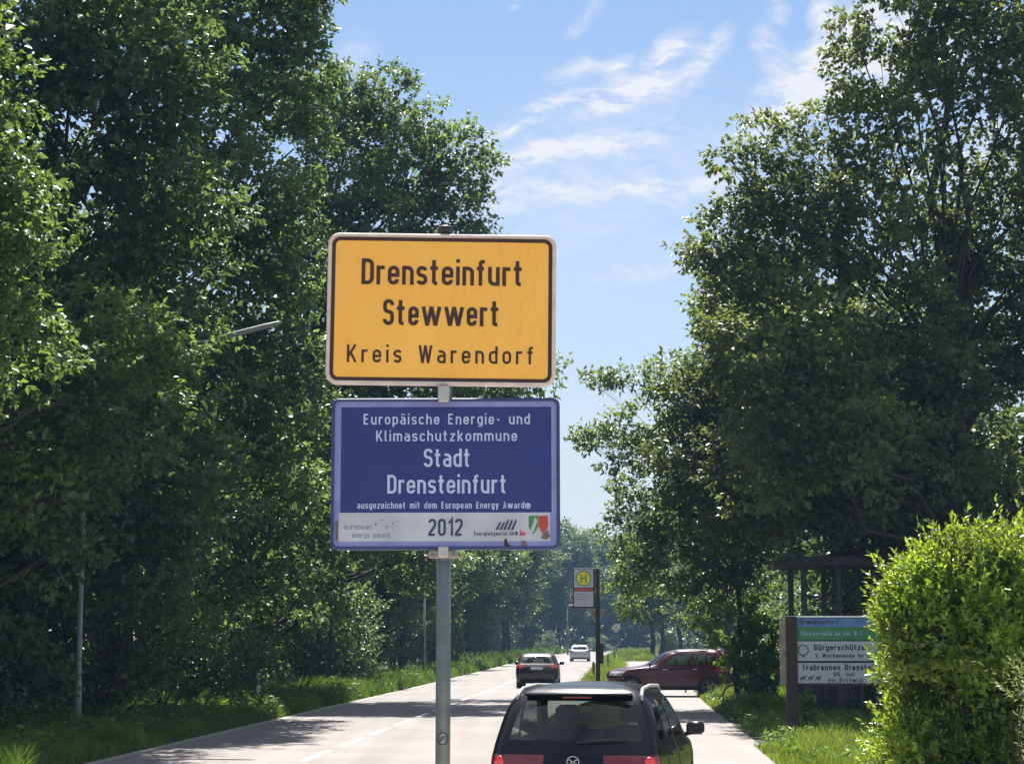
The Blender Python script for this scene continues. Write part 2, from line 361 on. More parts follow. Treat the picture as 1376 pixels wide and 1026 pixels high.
strip('forecourt', 3.35, 5.6, -.004, 26, 44, M['lane'])
strip('bounce_apron', 3.35, 12., -.006, -25, 26.5, M['bounce_pave'])  # unseen paving, made pale to bounce sunlight up onto the signs
tag(mesh('driveway', [(ctr(63)+3.3, 63, -.006), (ctr(63)+14, 62, -.006), (ctr(72)+14, 72, -.006), (ctr(74)+3.3, 74.5, -.006)], [(0, 1, 2, 3)], M['lane']), kind='structure')
# centre line: 3 m dashes, 1.5 m gaps
s0 = float(np.interp(33.2, CY, CS)); k = 0; dash0 = None
root = empty('centre_line', (0, 0, 0), label='broken white centre line of short dashes along the road', cat='road marking')
while k < 60:
    s = s0 - 27 + k*4.5; k += 1
    q = np.linspace(s, s+3, 4); x = np.interp(q, CS, CX); y = np.interp(q, CS, CY)
    V = [(a-.07, b, .005) for a, b in zip(x, y)] + [(a+.07, b, .005) for a, b in zip(x, y)]
    mesh('dash', V, [(i, i+4, i+5, i+1) for i in range(3)], M['paint_w'], root)

# ------------------------------------------------------------------ foliage
def leaves_mesh(P0, D, Nn, Lg, Wd):
    """rhombic leaves folded along the midrib: base P0, direction D, normal Nn"""
    S = np.cross(D, Nn); S /= np.linalg.norm(S, axis=1, keepdims=True) + 1e-9; Nn = np.cross(S, D)
    L = Lg[:, None]; Wd = Wd[:, None]
    n = len(P0); V = np.empty((n, 4, 3), np.float32)
    V[:, 0] = P0; V[:, 2] = P0 + D*L - Nn*L*.12
    V[:, 1] = P0 + D*L*.45 + S*Wd*.5 + Nn*Wd*.16; V[:, 3] = P0 + D*L*.45 - S*Wd*.5 + Nn*Wd*.16
    b = np.arange(n)*4; Fc = np.empty((n, 2, 3), np.int32)
    Fc[:, 0] = np.stack([b, b+1, b+2], 1); Fc[:, 1] = np.stack([b, b+2, b+3], 1)
    return V.reshape(-1, 3), Fc.reshape(-1, 3)
def unit(a): return a/(np.linalg.norm(a, axis=1, keepdims=True) + 1e-9)
def twigs_to_leaves(rs, T, TD, tl, nl, L, Wd, droop=.25, spread=.8):
    """T: twig origins, TD directions; nl leaves on each"""
    n = len(T); tt = rs.uniform(.15, 1., (n, nl)); D0 = np.repeat(TD[:, None], nl, 1)
    P0 = T[:, None] + D0*tt[..., None]*(tl if np.isscalar(tl) else tl[:, None, None])
    P0 = P0.reshape(-1, 3); D0 = D0.reshape(-1, 3)
    D = unit(D0*.7 + rs.normal(0, spread, P0.shape)*.75 + np.array([0, 0, -droop]))
    Nn = unit(np.array([0, 0, 1.]) + rs.normal(0, .55, P0.shape) + D0*.35)
    m = len(P0)
    return leaves_mesh(P0, D, Nn, L*rs.uniform(.6, 1.4, m), Wd*rs.uniform(.65, 1.35, m))
def crown_geo(lobes, rs, L=.155, Wd=.11, rc=.62, dens=1.0, nl=6, tl=.4, sq=.85, core=1.):
    """lobes: (centre, radius) rows. Each lobe carries leafy sprays on its shell and thinner ones inside."""
    Ts, Ds, cl = [], [], []
    for (c, r) in lobes:
        nc = max(3, int(22*r*r*dens*(.45/rc)**2))
        d = unit(rs.normal(0, 1, (nc, 3))); rad = r*rs.beta(5, 1.6, nc)*rs.uniform(.9, 1.12, nc)
        C = c + d*rad[:, None]*np.array([1, 1, sq]); cl.append(C)
        nt = 15
        d2 = unit(rs.normal(0, 1, (nc, nt, 3)).reshape(-1, 3)); Cr = np.repeat(C, nt, 0); dr = np.repeat(d, nt, 0)
        size = np.repeat(rs.uniform(.55, 1.25, nc), nt)[:, None]
        Ts.append(Cr + d2*rc*size*rs.uniform(.1, .8, (len(Cr), 1))*np.array([1, 1, .48]))
        Ds.append(unit(d2*np.array([1, 1, .6])*.8 + dr*.7 + np.array([0, 0, .1])))
    T = np.concatenate(Ts); D = np.concatenate(Ds)
    V, Fc = twigs_to_leaves(rs, T, D, tl, nl, L, Wd)
    if core > 0:       # dense inner foliage
        Cs = []
        for (c, r) in lobes:
            if r < 1.15*core: continue
            k = int(66*r*r*(.3/(L*1.75))**2); d = unit(rs.normal(0, 1, (k, 3))); Cs.append(c + d*(r*.78*rs.uniform(.2, 1, k)**.5)[:, None]*np.array([1, 1, sq]))
        if Cs:
            Cp = np.concatenate(Cs); V2, F2 = leaves_mesh(Cp, unit(rs.normal(0, 1, Cp.shape)), unit(rs.normal(0, .6, Cp.shape)+np.array([0, 0, 1.])), L*rs.uniform(1.3, 2.05, len(Cp)), L*rs.uniform(1.15, 1.7, len(Cp)))
            Fc = np.concatenate([Fc, F2+len(V)]); V = np.concatenate([V, V2])
    return V, Fc, cl
def limb_path(a, b, rs, wob=.12, n=5, sag=0.):
    a, b = np.array(a, float), np.array(b, float); L = np.linalg.norm(b-a); pts = []
    for i in range(n):
        t = i/(n-1); p = a*(1-t)+b*t; p[2] += math.sin(t*math.pi)*L*sag
        if 0 < i < n-1: p = p + rs.normal(0, wob*L*.3, 3)
        pts.append(p)
    return pts
def tree(name, label, base, lobes, seed, m, cat='tree', group=None, trunk_top=None, tr=.28, trunks=None, sub=1, **kw):
    rs = np.random.RandomState(seed); base = np.array(base, float)
    lob = [(np.array(c, float), r) for c, r in lobes]
    root = empty(name, tuple(base), label=label, cat=cat, group=group)
    V, Fc, cl = crown_geo(lob, rs, **kw)
    mesh('crown', V-base, Fc, m, root)
    b = MB(); top = np.array(trunk_top if trunk_top is not None else base+np.array([0, 0, max(c[2] for c, _ in lob)-base[2]-1.]))
    tp = limb_path(base - np.array([0, 0, .1]), top, rs, wob=.06, n=9)
    b.tube([p-base for p in tp], [tr*(1-.8*i/8) for i in range(9)], 10)
    for (c, r), C in zip(lob, cl):
        h = min(max((c[2]-base[2])*.35 + .2*(top[2]-base[2]), 1.), (top[2]-base[2])*.92)
        d = np.linalg.norm(c[:2]-base[:2]); h = min(h, max(.5, c[2]-base[2]-.5*d)) if c[2]-base[2] > .5*d+.5 else h*.6
        t = min(1, h/(top[2]-base[2])); st = np.array([np.interp(t*8, range(9), [q[k] for q in tp]) for k in range(3)])
        rr = tr*(1-.8*t)*.36*min(1., .45+r*.3); lp = limb_path(st, c, rs, n=5, sag=.06)
        b.tube([p-base for p in lp], [rr*(1-.16*i) for i in range(5)], 6, False)
        for q in C[rs.permutation(len(C))[:max(3, int(len(C)*.16*sub))]]:
            b.tube([p-base for p in limb_path(lp[3], q, rs, n=3)], [rr*.3, rr*.2, .006], 4, False)
    b.build('trunk', M['bark'], root, True)
    return root
def copy_tree(o, loc, rz, s, label, group=None, parent=None):
    c = o.copy(); COL.objects.link(c); c.location = loc; c.rotation_euler = (0, 0, rz); c.scale = (s[0], s[0], s[1]); tag(c, label)
    if group: c['group'] = group
    elif 'group' in c: del c['group']
    for ch in o.children:
        k = ch.copy(); COL.objects.link(k); k.parent = c
        for g2 in ch.children:
            q = g2.copy(); COL.objects.link(q); q.parent = k
    return c
def LB(rows): return [(P(px, py, Y), r) for (px, py, Y, r) in rows]

# ---- the tall trees left of the road
tree('maple_tree', 'leafy tree at the far left edge whose bright sprays stick out over the dark trees', (-11.2, 30, 0),
     LB([(0, 250, 30, .7), (35, 300, 30, .75), (70, 335, 30, .5), (15, 375, 30, .85), (10, 455, 30, .8), (30, 500, 29.5, .5), (-40, 310, 30.5, 1.2), (-70, 430, 30.5, 1.4), (-60, 200, 30.5, 1.3), (-90, 560, 31, 1.3),
         (75, 520, 34.5, 1.1), (130, 640, 35, 1.0), (60, 650, 34, 1.2), (110, 440, 35, 1.0), (100, 560, 35.5, 1.), (175, 560, 35.5, .9), (70, 740, 35, .6), (150, 470, 36, .9), (215, 480, 36.5, .7), (175, 450, 36.5, .7), (235, 455, 37, .5), (130, 450, 36, .8), (105, 700, 36, .75), (85, 600, 35.5, 1.), (100, 500, 36, .9), (255, 462, 37.2, .3), (-120, 320, 30.5, 1.6), (-150, 470, 30, 1.6), (-130, 120, 30, 1.6), (-10, 120, 31, .8), (-60, 20, 31, 1.3), (-160, -30, 30, 1.6)]),
     11, M['maple'], trunk_top=(-10.9, 30, 12.5), tr=.22, L=.13, Wd=.09)
tree('roadside_tree', 'big dark tree filling the upper left, above the grey lamp post', (-12.0, 41, 0),
     LB([(150, 60, 40, 1.8), (60, 30, 40, 2.), (110, 175, 40, 2.), (195, 130, 40.5, 1.4), (215, 260, 41, 1.7), (130, 310, 41, 2.1), (200, 400, 41.5, 1.8), (90, 440, 41, 2.), (30, 600, 41, 2.3), (160, 555, 41.5, 2.1),
         (245, 640, 42, 1.6), (100, 710, 41.5, 2.2), (215, 740, 42, 1.5), (-60, 150, 41, 2.5), (-60, 400, 42, 2.5), (20, 760, 41, 1.6), (120, -80, 41, 2.4), (0, -120, 42, 2.4), (250, 20, 42, 1.3), (-50, 700, 41, 2)]),
     12, M['wood'], trunk_top=(-11.4, 41.5, 17.5), tr=.34, dens=.93)
tree('roadside_tree', 'tall tree left of the yellow sign whose edge meets the sky at the top', (-10.6, 51, 0),
     LB([(395, 35, 50, 1.2), (425, 60, 50, .75), (330, 10, 50, 1.8), (380, -40, 50, 1.6), (250, 50, 50, 2.2), (290, 150, 49.5, 1.8), (370, 130, 50, 1.3), (405, 100, 50, .8), (395, 200, 50, .9), (295, 260, 49, 2.0), (365, 300, 50, 1.4),
         (405, 370, 50, 1.1), (240, 350, 49.5, 2.3), (345, 430, 50, 1.8), (405, 470, 50, 1.), (290, 520, 49.5, 2.2), (385, 565, 50, 1.4), (320, 650, 50, 2.1), (405, 670, 51, 1.2), (370, 760, 51, 1.6), (260, 770, 50, 2.), (180, 480, 50, 2.3), (280, -90, 51, 2.2), (170, -40, 51, 2.2)]),
     13, M['oak'], trunk_top=(-9.8, 51, 18.2), tr=.36, dens=.93)
tree('oak_tree', 'spreading oak behind the yellow sign with sky showing through its right side', (-9.2, 65, 0),
     LB([(515, 105, 64, .8), (530, 150, 64, 1.1), (575, 165, 63, 1.), (610, 195, 63, 1.15), (635, 225, 62.5, .8), (600, 255, 63, 1.2), (545, 220, 64, 1.9), (480, 150, 65, 1.7), (455, 240, 64, 2.4), (525, 300, 63, 1.9), (585, 305, 63, 1.),
         (632, 285, 62, .75), (610, 330, 62.5, 1.1), (655, 340, 62.5, .6), (415, 340, 64, 2.8), (480, 410, 64, 2.6), (560, 410, 63, 2.1), (650, 420, 64, 1.7), (690, 490, 66, 1.4), (560, 510, 63, 2.2), (640, 560, 64, 1.8), (725, 512, 67, .6), (470, 550, 64, 2.6),
         (545, 640, 64, 2.2), (450, 690, 64, 2.6), (640, 680, 68, 1.7), (560, 745, 65, 1.3), (420, 130, 66, 1.8), (420, 790, 65, 1.5)]),
     14, M['oak'], trunk_top=(-6.8, 65, 18.6), tr=.36, dens=.93)

# ---- generic broad-leaved trees: three built once, the rest are copies of them
def generic(seed, H, rad, n, m, leaf, dens, low=.28):
    rs = np.random.RandomState(seed); lob = []
    for i in range(n):
        t = (i+.5)/n; z = H*(low + (1-low-.06)*t); w = rad*math.sin(math.pi*min(.97, .12+.8*t))**.6
        a = rs.uniform(0, 6.28); q = w*rs.uniform(.25, .75)
        lob.append(((math.cos(a)*q, math.sin(a)*q, z), rad*rs.uniform(.26, .46)))
    return lob
def gtree(name, label, loc, seed, H, rad, n, m, leaf=.22, dens=.5, low=.28, **kw):
    o = tree(name, label, (0, 0, 0), generic(seed, H, rad, n, m, leaf, dens, low), seed, m, trunk_top=(0, 0, H*.85), tr=.26, L=leaf, Wd=leaf*.66, rc=.9, dens=dens*2.6, nl=5, tl=.6, sub=.5, core=1.0, **kw)
    o.location = loc; return o
ORD = 'first second third fourth fifth sixth seventh eighth ninth tenth eleventh twelfth thirteenth fourteenth fifteenth sixteenth seventeenth eighteenth'.split()
gl = 'trees in the dark row along the left side of the road'
LX = lambda y, off: (ctr(y)+off, y, 0)
T1 = gtree('broadleaf_tree', 'broadleaf tree in the left row, half hidden behind the blue sign', LX(84, -8.0), 21, 15.5, 4.6, 24, M['wood'])
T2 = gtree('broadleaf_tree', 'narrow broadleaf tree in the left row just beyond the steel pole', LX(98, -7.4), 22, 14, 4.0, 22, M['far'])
T3 = gtree('broadleaf_tree', 'rounded broadleaf tree in the left row above the dark red car', LX(114, -7.6), 23, 15, 4.6, 24, M['oak'])
lt = [(T1, 130, -7.6, 1., 1.0), (T2, 146, -7.2, 1.1, 1.1), (T3, 163, -7.4, 1.0, 1.1), (T1, 182, -7.6, 1.1, 1.2), (T2, 203, -7.2, 1.25, 1.35), (T3, 226, -8.2, 1.1, 1.25), (T1, 252, -8.5, 1.15, 1.3), (T2, 280, -9, 1.2, 1.3)]
for i, (o, y, off, s, h) in enumerate(lt):
    copy_tree(o, LX(y, off), i*1.9+.4, (s, h), '%s tree in the dark row left of the road, counted away from the maroon hatchback' % ORD[i], 'distant trees of the left row')
for i, (x, y, o, s, h) in enumerate([(-17, 60, T1, 1.2, 1.2), (-18, 74, T3, 1.2, 1.25), (-16, 92, T2, 1.3, 1.2), (-15, 110, T1, 1.2, 1.1), (-17, 46, T2, 1.3, 1.35), (-19, 34, T3, 1.2, 1.3), (-14, 130, T3, 1.2, 1.1)]):
    copy_tree(o, (x, y, 0), i*2.3, (s, h), 'tall tree deep in the dark wood behind the left row', 'trees deep in the left wood')
# woods where the road bends away
wl = 'distant dark tree in the wood where the road bends away'
rs_ = random.Random(4)
for i in range(26):
    a = i/25.0
    x = 6 + a*120 + rs_.uniform(-3, 3); y = 330 + 90*math.sin(min(1, a*1.6)*1.57) + rs_.uniform(-8, 14)
    if i < 4: y = 300 + i*12; x = ctr(y) - 10 - rs_.uniform(0, 4)
    copy_tree((T1, T2, T3)[i % 3], (x, y, 0), rs_.uniform(0, 6), (1.5, 1.25+.25*rs_.random()), wl, 'distant wood at the bend')
# right side rows
for i, (x, y, o, s, h) in enumerate([(12.6, 104, T3, 1.0, .78), (14.6, 124, T1, 1.05, .85), (16.5, 146, T2, 1.15, 1.0), (18, 168, T3, 1.15, 1.0), (13.8, 190, T1, 1.0, 1.0), (16.5, 214, T2, 1.2, 1.1), (21, 240, T3, 1.3, 1.15), (27, 268, T1, 1.3, 1.2)]):
    copy_tree(o, (x, y, 0), i*1.3+2, (s, h), '%s leafy tree in the right row, counted away from the parked red car' % ORD[i], 'distant trees of the right row')
for i, (x, y, o, s, h) in enumerate([(19, 70, T2, 1.2, .62), (25, 84, T1, 1.3, .6), (17, 88, T1, 1.2, .8), (31, 100, T3, 1.3, .6), (20, 56, T3, 1.0, .5)]):
    copy_tree(o, (x, y, 0), i*1.7+1, (s, h), 'low tree behind the big tree at the right', 'low trees behind the right tree')

# ---- the big tree on the right and its neighbour
rt = tree('linden_tree', 'big tree on the right with yellowish leaves on its sunlit left side', (11.9, 51, 0),
     LB([(1150, 50, 50, .7), (1172, 100, 50, 1.1), (1205, 35, 50, 1.1), (1112, 165, 50, .7), (1165, 190, 50, 1.2), (1045, 215, 49.5, .8), (1000, 225, 49, .65), (980, 215, 49, .35), (1022, 178, 49.5, .35), (1065, 175, 49.5, .25), (1030, 280, 49, 1.2), (1085, 300, 49, 1.5), (975, 320, 49, .85),
         (945, 338, 49, .45), (990, 385, 49, .8), (1055, 400, 49, 1.8), (1150, 300, 50, 1.7), (1232, 135, 50, 1.4), (1250, 260, 51, 1.5), (1300, 50, 50.5, 1.6), (1362, 120, 50, 1.4), (1345, 235, 51, 1.3), (1200, 400, 50, 1.8),
         (1310, 400, 52, 1.4), (1372, 350, 51, 1.2), (1000, 450, 49.5, 1.0), (1050, 510, 50, 1.8), (1150, 510, 50, 2.), (1250, 500, 50, 1.7), (1045, 610, 50, 1.9), (1160, 620, 50, 2), (1260, 620, 51, 1.6), (1080, 660, 50.5, 1.4), (1160, 660, 50.5, 1.4),
         (1260, 700, 51, 1.4), (1030, 700, 51.5, 1.1), (1330, 500, 52, .7), (1370, 470, 51, .9), (1250, -40, 50, 1.8), (1360, 0, 50, 1.8), (1430, 80, 50, 2), (1440, 260, 51, 2), (1440, 420, 51, 2), (1410, 680, 52, 1.2), (1330, 700, 53, 1.),
         (1310, 500, 52, 1.6), (1300, 590, 53, 1.4), (1375, 470, 52, 1.3), (1330, 660, 53, 1.2), (1320, 330, 52, 1.4), (1390, 690, 54, 1.3), (1260, 350, 52, 1.4), (925, 545, 54, 1.1), (962, 520, 54, 1.3), (905, 600, 53, .9), (1010, 690, 52, 1.2), (1012, 470, 46.5, 1.2), (1060, 560, 46.5, 1.5), (1120, 480, 46.5, 1.5), (1020, 520, 55, 1.8), (985, 350, 52, 1.0), (1010, 400, 52.5, 1.5), (960, 345, 51, .6), (1010, 430, 56, 1.8), (1050, 560, 58, 2.), (1000, 590, 57, 1.6), (1060, 640, 46, 1.2), (1160, 590, 46, 1.4), (1100, 440, 53, 2.), (1180, 560, 53, 2.2), (1100, 620, 53, 2.2), (1230, 440, 54, 1.8)]),
     31, M['lime'], trunk_top=(12.3, 51, 18.5), tr=.33, dens=.98)
tree('ash_tree', 'lower tree with drooping sprays reaching left over the road, beside the big right tree', (6.9, 58, 0),
     LB([(783, 590, 56.0, 0.23), (812, 600, 56.0, 0.46), (845, 612, 56.0, 0.65), (835, 575, 56.0, 0.38), (800, 517, 55.2, 0.17), (838, 508, 55.2, 0.23), (862, 522, 56.0, 0.38), (900, 503, 56.0, 0.61), (945, 495, 56.0, 0.68), (880, 562, 56.0, 0.91), (925, 595, 56.0, 1.14), (965, 540, 56.0, 1.29), (862, 655, 56.8, 0.76), (905, 690, 56.8, 1.22),
         (845, 705, 57.6, 0.76), (960, 640, 56.0, 1.52), (985, 720, 56.8, 1.37), (905, 765, 56.8, 1.06), (850, 760, 57.6, 0.84), (950, 800, 57.6, 0.91), (868, 815, 58.4, 0.61), (1030, 620, 57.6, 1.52), (1000, 790, 58.4, 0.99)]),
     32, M['ash'], trunk_top=(7.0, 58, 8.8), tr=.11, L=.15, Wd=.085, dens=1.1, rc=.5)

# ---- understorey: shrubs standing at the foot of the trees
def shrub(name, label, loc, lobes, seed, m, cat='shrub', group=None, **kw):
    rs = np.random.RandomState(seed); o = empty(name, loc, label=label, cat=cat, group=group)
    V, Fc, cl = crown_geo([(np.array(c, float), r) for c, r in lobes], rs, **kw); V[:, 2] = np.maximum(V[:, 2], .02); mesh('foliage', V, Fc, m, o)
    b = MB()
    for C in cl:
        for q in C[:4]: b.tube(limb_path((rs.normal(0, .1), rs.normal(0, .1), 0), q, rs, n=4), [.03, .022, .014, .006], 5, False)
    b.build('stem', M['bark'], o, True); return o
S1 = shrub('understorey_shrub', 'dark leafy shrub under the trees behind the grey lamp post', (-11.3, 37.5, 0), [((-1.5, 0, 1.6), 1.5), ((.2, -.3, 1.2), 1.2), ((1.5, .2, 1.3), 1.1), ((-.4, .3, 2.9), 1.4), ((1., .2, 2.7), 1.1), ((-2, .5, 3.4), 1.2), ((.4, .4, 4.1), 1.2)], 41, M['wood'], L=.12, Wd=.08, dens=.75)
S2 = shrub('understorey_shrub', 'dark bushy undergrowth behind the grass below the lamp luminaire', (-9.9, 46, 0), [((-1.2, 0, 1.3), 1.3), ((.6, -.2, 1.1), 1.1), ((2., .2, 1.2), 1.), ((-.2, .3, 2.7), 1.3), ((1.4, .2, 2.5), 1.2), ((-1.6, .5, 3.6), 1.2), ((.6, .4, 4.0), 1.2)], 42, M['oak'], L=.12, Wd=.08, dens=.75)
sl = [(S1, -9.4, 55, 0, 1), (S2, -8.8, 64, 2, 1.05), (S1, -14, 43, 1, 1.3), (S2, -13, 33.5, .5, 1.2), (S1, -8.1, 74, 3, 1), (S2, -7.6, 86, 1, .9), (S1, -7.2, 98, 5, .9), (S2, -13, 54, 2.2, 1.4), (S1, -12.6, 68, .3, 1.4), (S2, -6.8, 111, 0, .9), (S1, -11, 84, 2, 1.3),
      (S1, -6, 126, 2, 1), (S2, -5.2, 142, 1, 1), (S1, -4.2, 160, 4, 1.1), (S2, -3.2, 180, 2, 1.1), (S2, -10.5, 100, 3, 1.4), (S1, -9.6, 120, 3, 1.4), (S1, -15.8, 36, 4, 1.3)]
for i, (o, x, y, a, s) in enumerate(sl):
    fr = [0, 1, 4, 5, 6, 9, 11, 12, 13, 14]
    copy_tree(o, (x, y, 0), a, (s, s), ('%s shrub behind the left grass verge, counted away from the lamp post' % ORD[fr.index(i)]) if i in fr else 'dark undergrowth shrub deeper in the wood left of the road', 'undergrowth shrubs behind the left verge')
rsl = [(S2, 11.5, 57, 1, 1.), (S1, 14.5, 60, 2, 1.1), (S1, 9.9, 64, 3, .75), (S2, 12.5, 67, 0, 1.), (S1, 17, 55, 4, 1.2), (S2, 12.2, 80, 2, .9), (S1, 13, 92, 1, .9), (S2, 10.6, 49.5, 5, .5), (S1, 20, 63, 2, 1.2)]
for i, (o, x, y, a, s) in enumerate(rsl):
    copy_tree(o, (x, y, 0), a, (s, s), 'dark shrub in the shade under the right trees', 'shrubs under the right trees')
for (x, y, s) in ((17.5, 215, .5), (25, 310, .7), (34, 325, .7), (29, 345, .7), (48, 352, .8), (5.0, 268, .6), (12, 262, .5)):
    copy_tree(S1, (x, y, 0), x, (s*1.4, s), 'pale low bush at the far bend of the road', 'low bushes at the far bend')
# deep wood behind (mass nobody could count)
def woods(name, boxes, seed, n, L_):
    rs = np.random.RandomState(seed); Vs = []; Fs = []; b0 = 0
    for (x0, x1, y0, y1, h, nn) in boxes:
        c = np.stack([rs.uniform(x0, x1, nn), rs.uniform(y0, y1, nn), rs.beta(1.2, 1.1, nn)*h], 1)
        k = 24; L = L_*1.18; Pp = np.repeat(c, k, 0) + rs.normal(0, .62, (nn*k, 3)); D = unit(rs.normal(0, 1, Pp.shape)); Nn = unit(rs.normal(0, .6, Pp.shape)+np.array([0, 0, 1]))
        V, Fc = leaves_mesh(Pp, D, Nn, rs.uniform(.6, 1.2, len(Pp))*L, rs.uniform(.6, 1.2, len(Pp))*L*.7); V[:, 2] = np.maximum(V[:, 2], .02)
        Vs.append(V); Fs.append(Fc+b0); b0 += len(V)
    return tag(mesh(name, np.concatenate(Vs), np.concatenate(Fs), M['far']), 'deep dark wood that reads as one mass', kind='stuff')
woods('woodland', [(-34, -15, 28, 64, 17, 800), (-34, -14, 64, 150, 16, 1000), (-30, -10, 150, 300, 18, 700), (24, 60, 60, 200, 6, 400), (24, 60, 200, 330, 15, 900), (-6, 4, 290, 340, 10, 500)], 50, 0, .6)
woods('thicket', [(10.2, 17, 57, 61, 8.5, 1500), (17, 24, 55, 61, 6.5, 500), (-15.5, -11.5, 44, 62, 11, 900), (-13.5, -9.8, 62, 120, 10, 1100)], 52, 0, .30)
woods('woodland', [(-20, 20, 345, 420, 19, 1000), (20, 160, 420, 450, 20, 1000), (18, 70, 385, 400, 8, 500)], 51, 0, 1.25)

# ---- young tree by the red car and the bright shrub at the right
tree('sapling', 'young leafy tree with sunlit leaves in front of the tail of the red car', (P(990, 925, 58)[0], 58, 0),
     LB([(1015, 808, 58, .22), (1010, 830, 58, .3), (997, 850, 58, .38), (1022, 855, 58, .4), (994, 880, 58, .42), (1022, 885, 58, .5), (1044, 880, 58, .38), (1007, 905, 58, .45), (1034, 908, 58, .42), (987, 898, 58, .35), (1034, 835, 58, .25)]),
     61, M['young'], trunk_top=(P(1003, 815, 58)[0], 58, P(1003, 815, 58)[2]), tr=.035, rc=.2, core=0, tl=.22, L=.13, Wd=.085, dens=.55, nl=5)
tree('sapling', 'small shoot with pale sunlit leaves hanging above the roof of the red car', (P(948, 900, 66)[0], 74, 0),
     LB([(945, 835, 73, .25), (955, 850, 73, .3), (940, 812, 73, .22), (962, 862, 73, .25)]), 62, M['young'], trunk_top=(P(948, 830, 73)[0], 73.4, P(948, 830, 73)[2]), tr=.03, rc=.2, core=0, tl=.2, dens=.6, nl=5)
def laurel(name, label, loc, lobes, seed, dens, L, Wd, m, ph=.5):
    rs = np.random.RandomState(seed); o = empty(name, loc, label=label, cat='shrub'); Vs = []; Fs = []; b0 = 0; b = MB()
    for (c, r) in lobes:
        c = np.array(c, float); n = int(dens*r*r); d = unit(rs.normal(0, 1, (n, 3))); d[:, 2] = np.where(d[:, 2] < -.3, -d[:, 2], d[:, 2])
        T = c + d*(r*rs.beta(9, 1.5, n)*rs.uniform(.93, 1.06, n))[:, None]; TD = unit(d*.9 + np.array([0, 0, .75]) + rs.normal(0, .38, d.shape))
        nl = 11; tl = np.where(rs.uniform(0, 1, n) < .07, rs.uniform(.4, .6, n), rs.uniform(.14, .34, n)); k = np.tile(np.arange(nl), n); tt = (k+.6)/nl
        D0 = np.repeat(TD, nl, 0); P0 = np.repeat(T, nl, 0) + D0*(tt*np.repeat(tl, nl))[:, None]
        A = unit(np.cross(D0, np.array([0, 0, 1.]) + rs.normal(0, .05, D0.shape))); B = np.cross(D0, A)
        th = np.repeat(rs.uniform(0, 6.28, n), nl) + k*2.4
        out = A*np.cos(th)[:, None] + B*np.sin(th)[:, None]
        op = (1.05 - .65*tt)[:, None]
        D = unit(D0*(1-.45*op) + out*op*.9 + rs.normal(0, .12, P0.shape)); Nn = unit(D0 - out*.4 + rs.normal(0, .25, P0.shape))
        V, Fc = leaves_mesh(P0, D, Nn, L*rs.uniform(.65, 1.2, len(P0)), Wd*rs.uniform(.75, 1.15, len(P0))); V[:, 2] = np.maximum(V[:, 2], .02)
        Vs.append(V); Fs.append(Fc+b0); b0 += len(V)
        for q in T[:int(4*r)+1]: b.tube(limb_path((rs.normal(0, .15), 1.6*(seed == 71)+rs.normal(0, .15), 0), c+(q-c)*.7+np.array([0, .25, 0]), rs, n=4), [.028, .02, .012, .005], 5, False)
        if r > .4:
            k = int(dens*r*r*2.6); d3 = unit(rs.normal(0, 1, (k, 3))); Cp = c + d3*(r*.82*rs.uniform(.3, 1, k)**.5)[:, None]
            V, Fc = leaves_mesh(Cp, unit(rs.normal(0, 1, Cp.shape)), unit(rs.normal(0, .6, Cp.shape)+np.array([0, 0, 1.])), L*rs.uniform(1., 1.5, k), Wd*rs.uniform(1.3, 2., k)); V[:, 2] = np.maximum(V[:, 2], .02)
            Vs.append(V); Fs.append(Fc+b0); b0 += len(V)
    mesh('foliage', np.concatenate(Vs), np.concatenate(Fs), m, o); b.build('stem', M['bark'], o, True); return o
bx, by = 6.6, 23.0
def rel(px, py, Y): p = P(px, py, Y); return (p[0]-bx, p[1]-by, p[2])
laurel('sunlit_shrub', 'large rounded bright yellow-green shrub at the right edge in front of the notice board', (bx, by, 0),
       [(rel(1264, 829, 22.3), .66), (rel(1239, 864, 22.2), .5), (rel(1304, 799, 22.2), .62), (rel(1354, 797, 22.2), .62), (rel(1409, 799, 22.3), .65), (rel(1324, 849, 22.2), .75), (rel(1389, 844, 22.2), .8), (rel(1464, 854, 23), 1.1), (rel(1344, 864, 23.0), 1.2),
        (rel(1264, 919, 23.7), .70), (rel(1314, 954, 23.9), .98), (rel(1399, 944, 23.9), 1.05), (rel(1236, 1004, 23.3), .5), (rel(1279, 1064, 23.9), .95), (rel(1384, 1074, 23.3), 1.), (rel(1494, 984, 23.8), 1.2), (rel(1434, 904, 24.4), 1.4), (rel(1219, 834, 22.3), .26), (rel(1204, 904, 22.4), .16), (rel(1194, 909, 22.4), .10)],
       71, 900, .088, .040, M['laurel'])
laurel('bush', 'small yellowish bush poking in at the lower right edge of the view', (P(1420, 1000, 15)[0], 15, 0),
       [((-.20, 0, 1.62), .14), ((-.05, .05, 1.56), .2), ((.2, 0, 1.4), .35), ((.1, .05, 1.0), .4), ((.3, 0, .6), .5)], 72, 520, .06, .018, M['lime'])

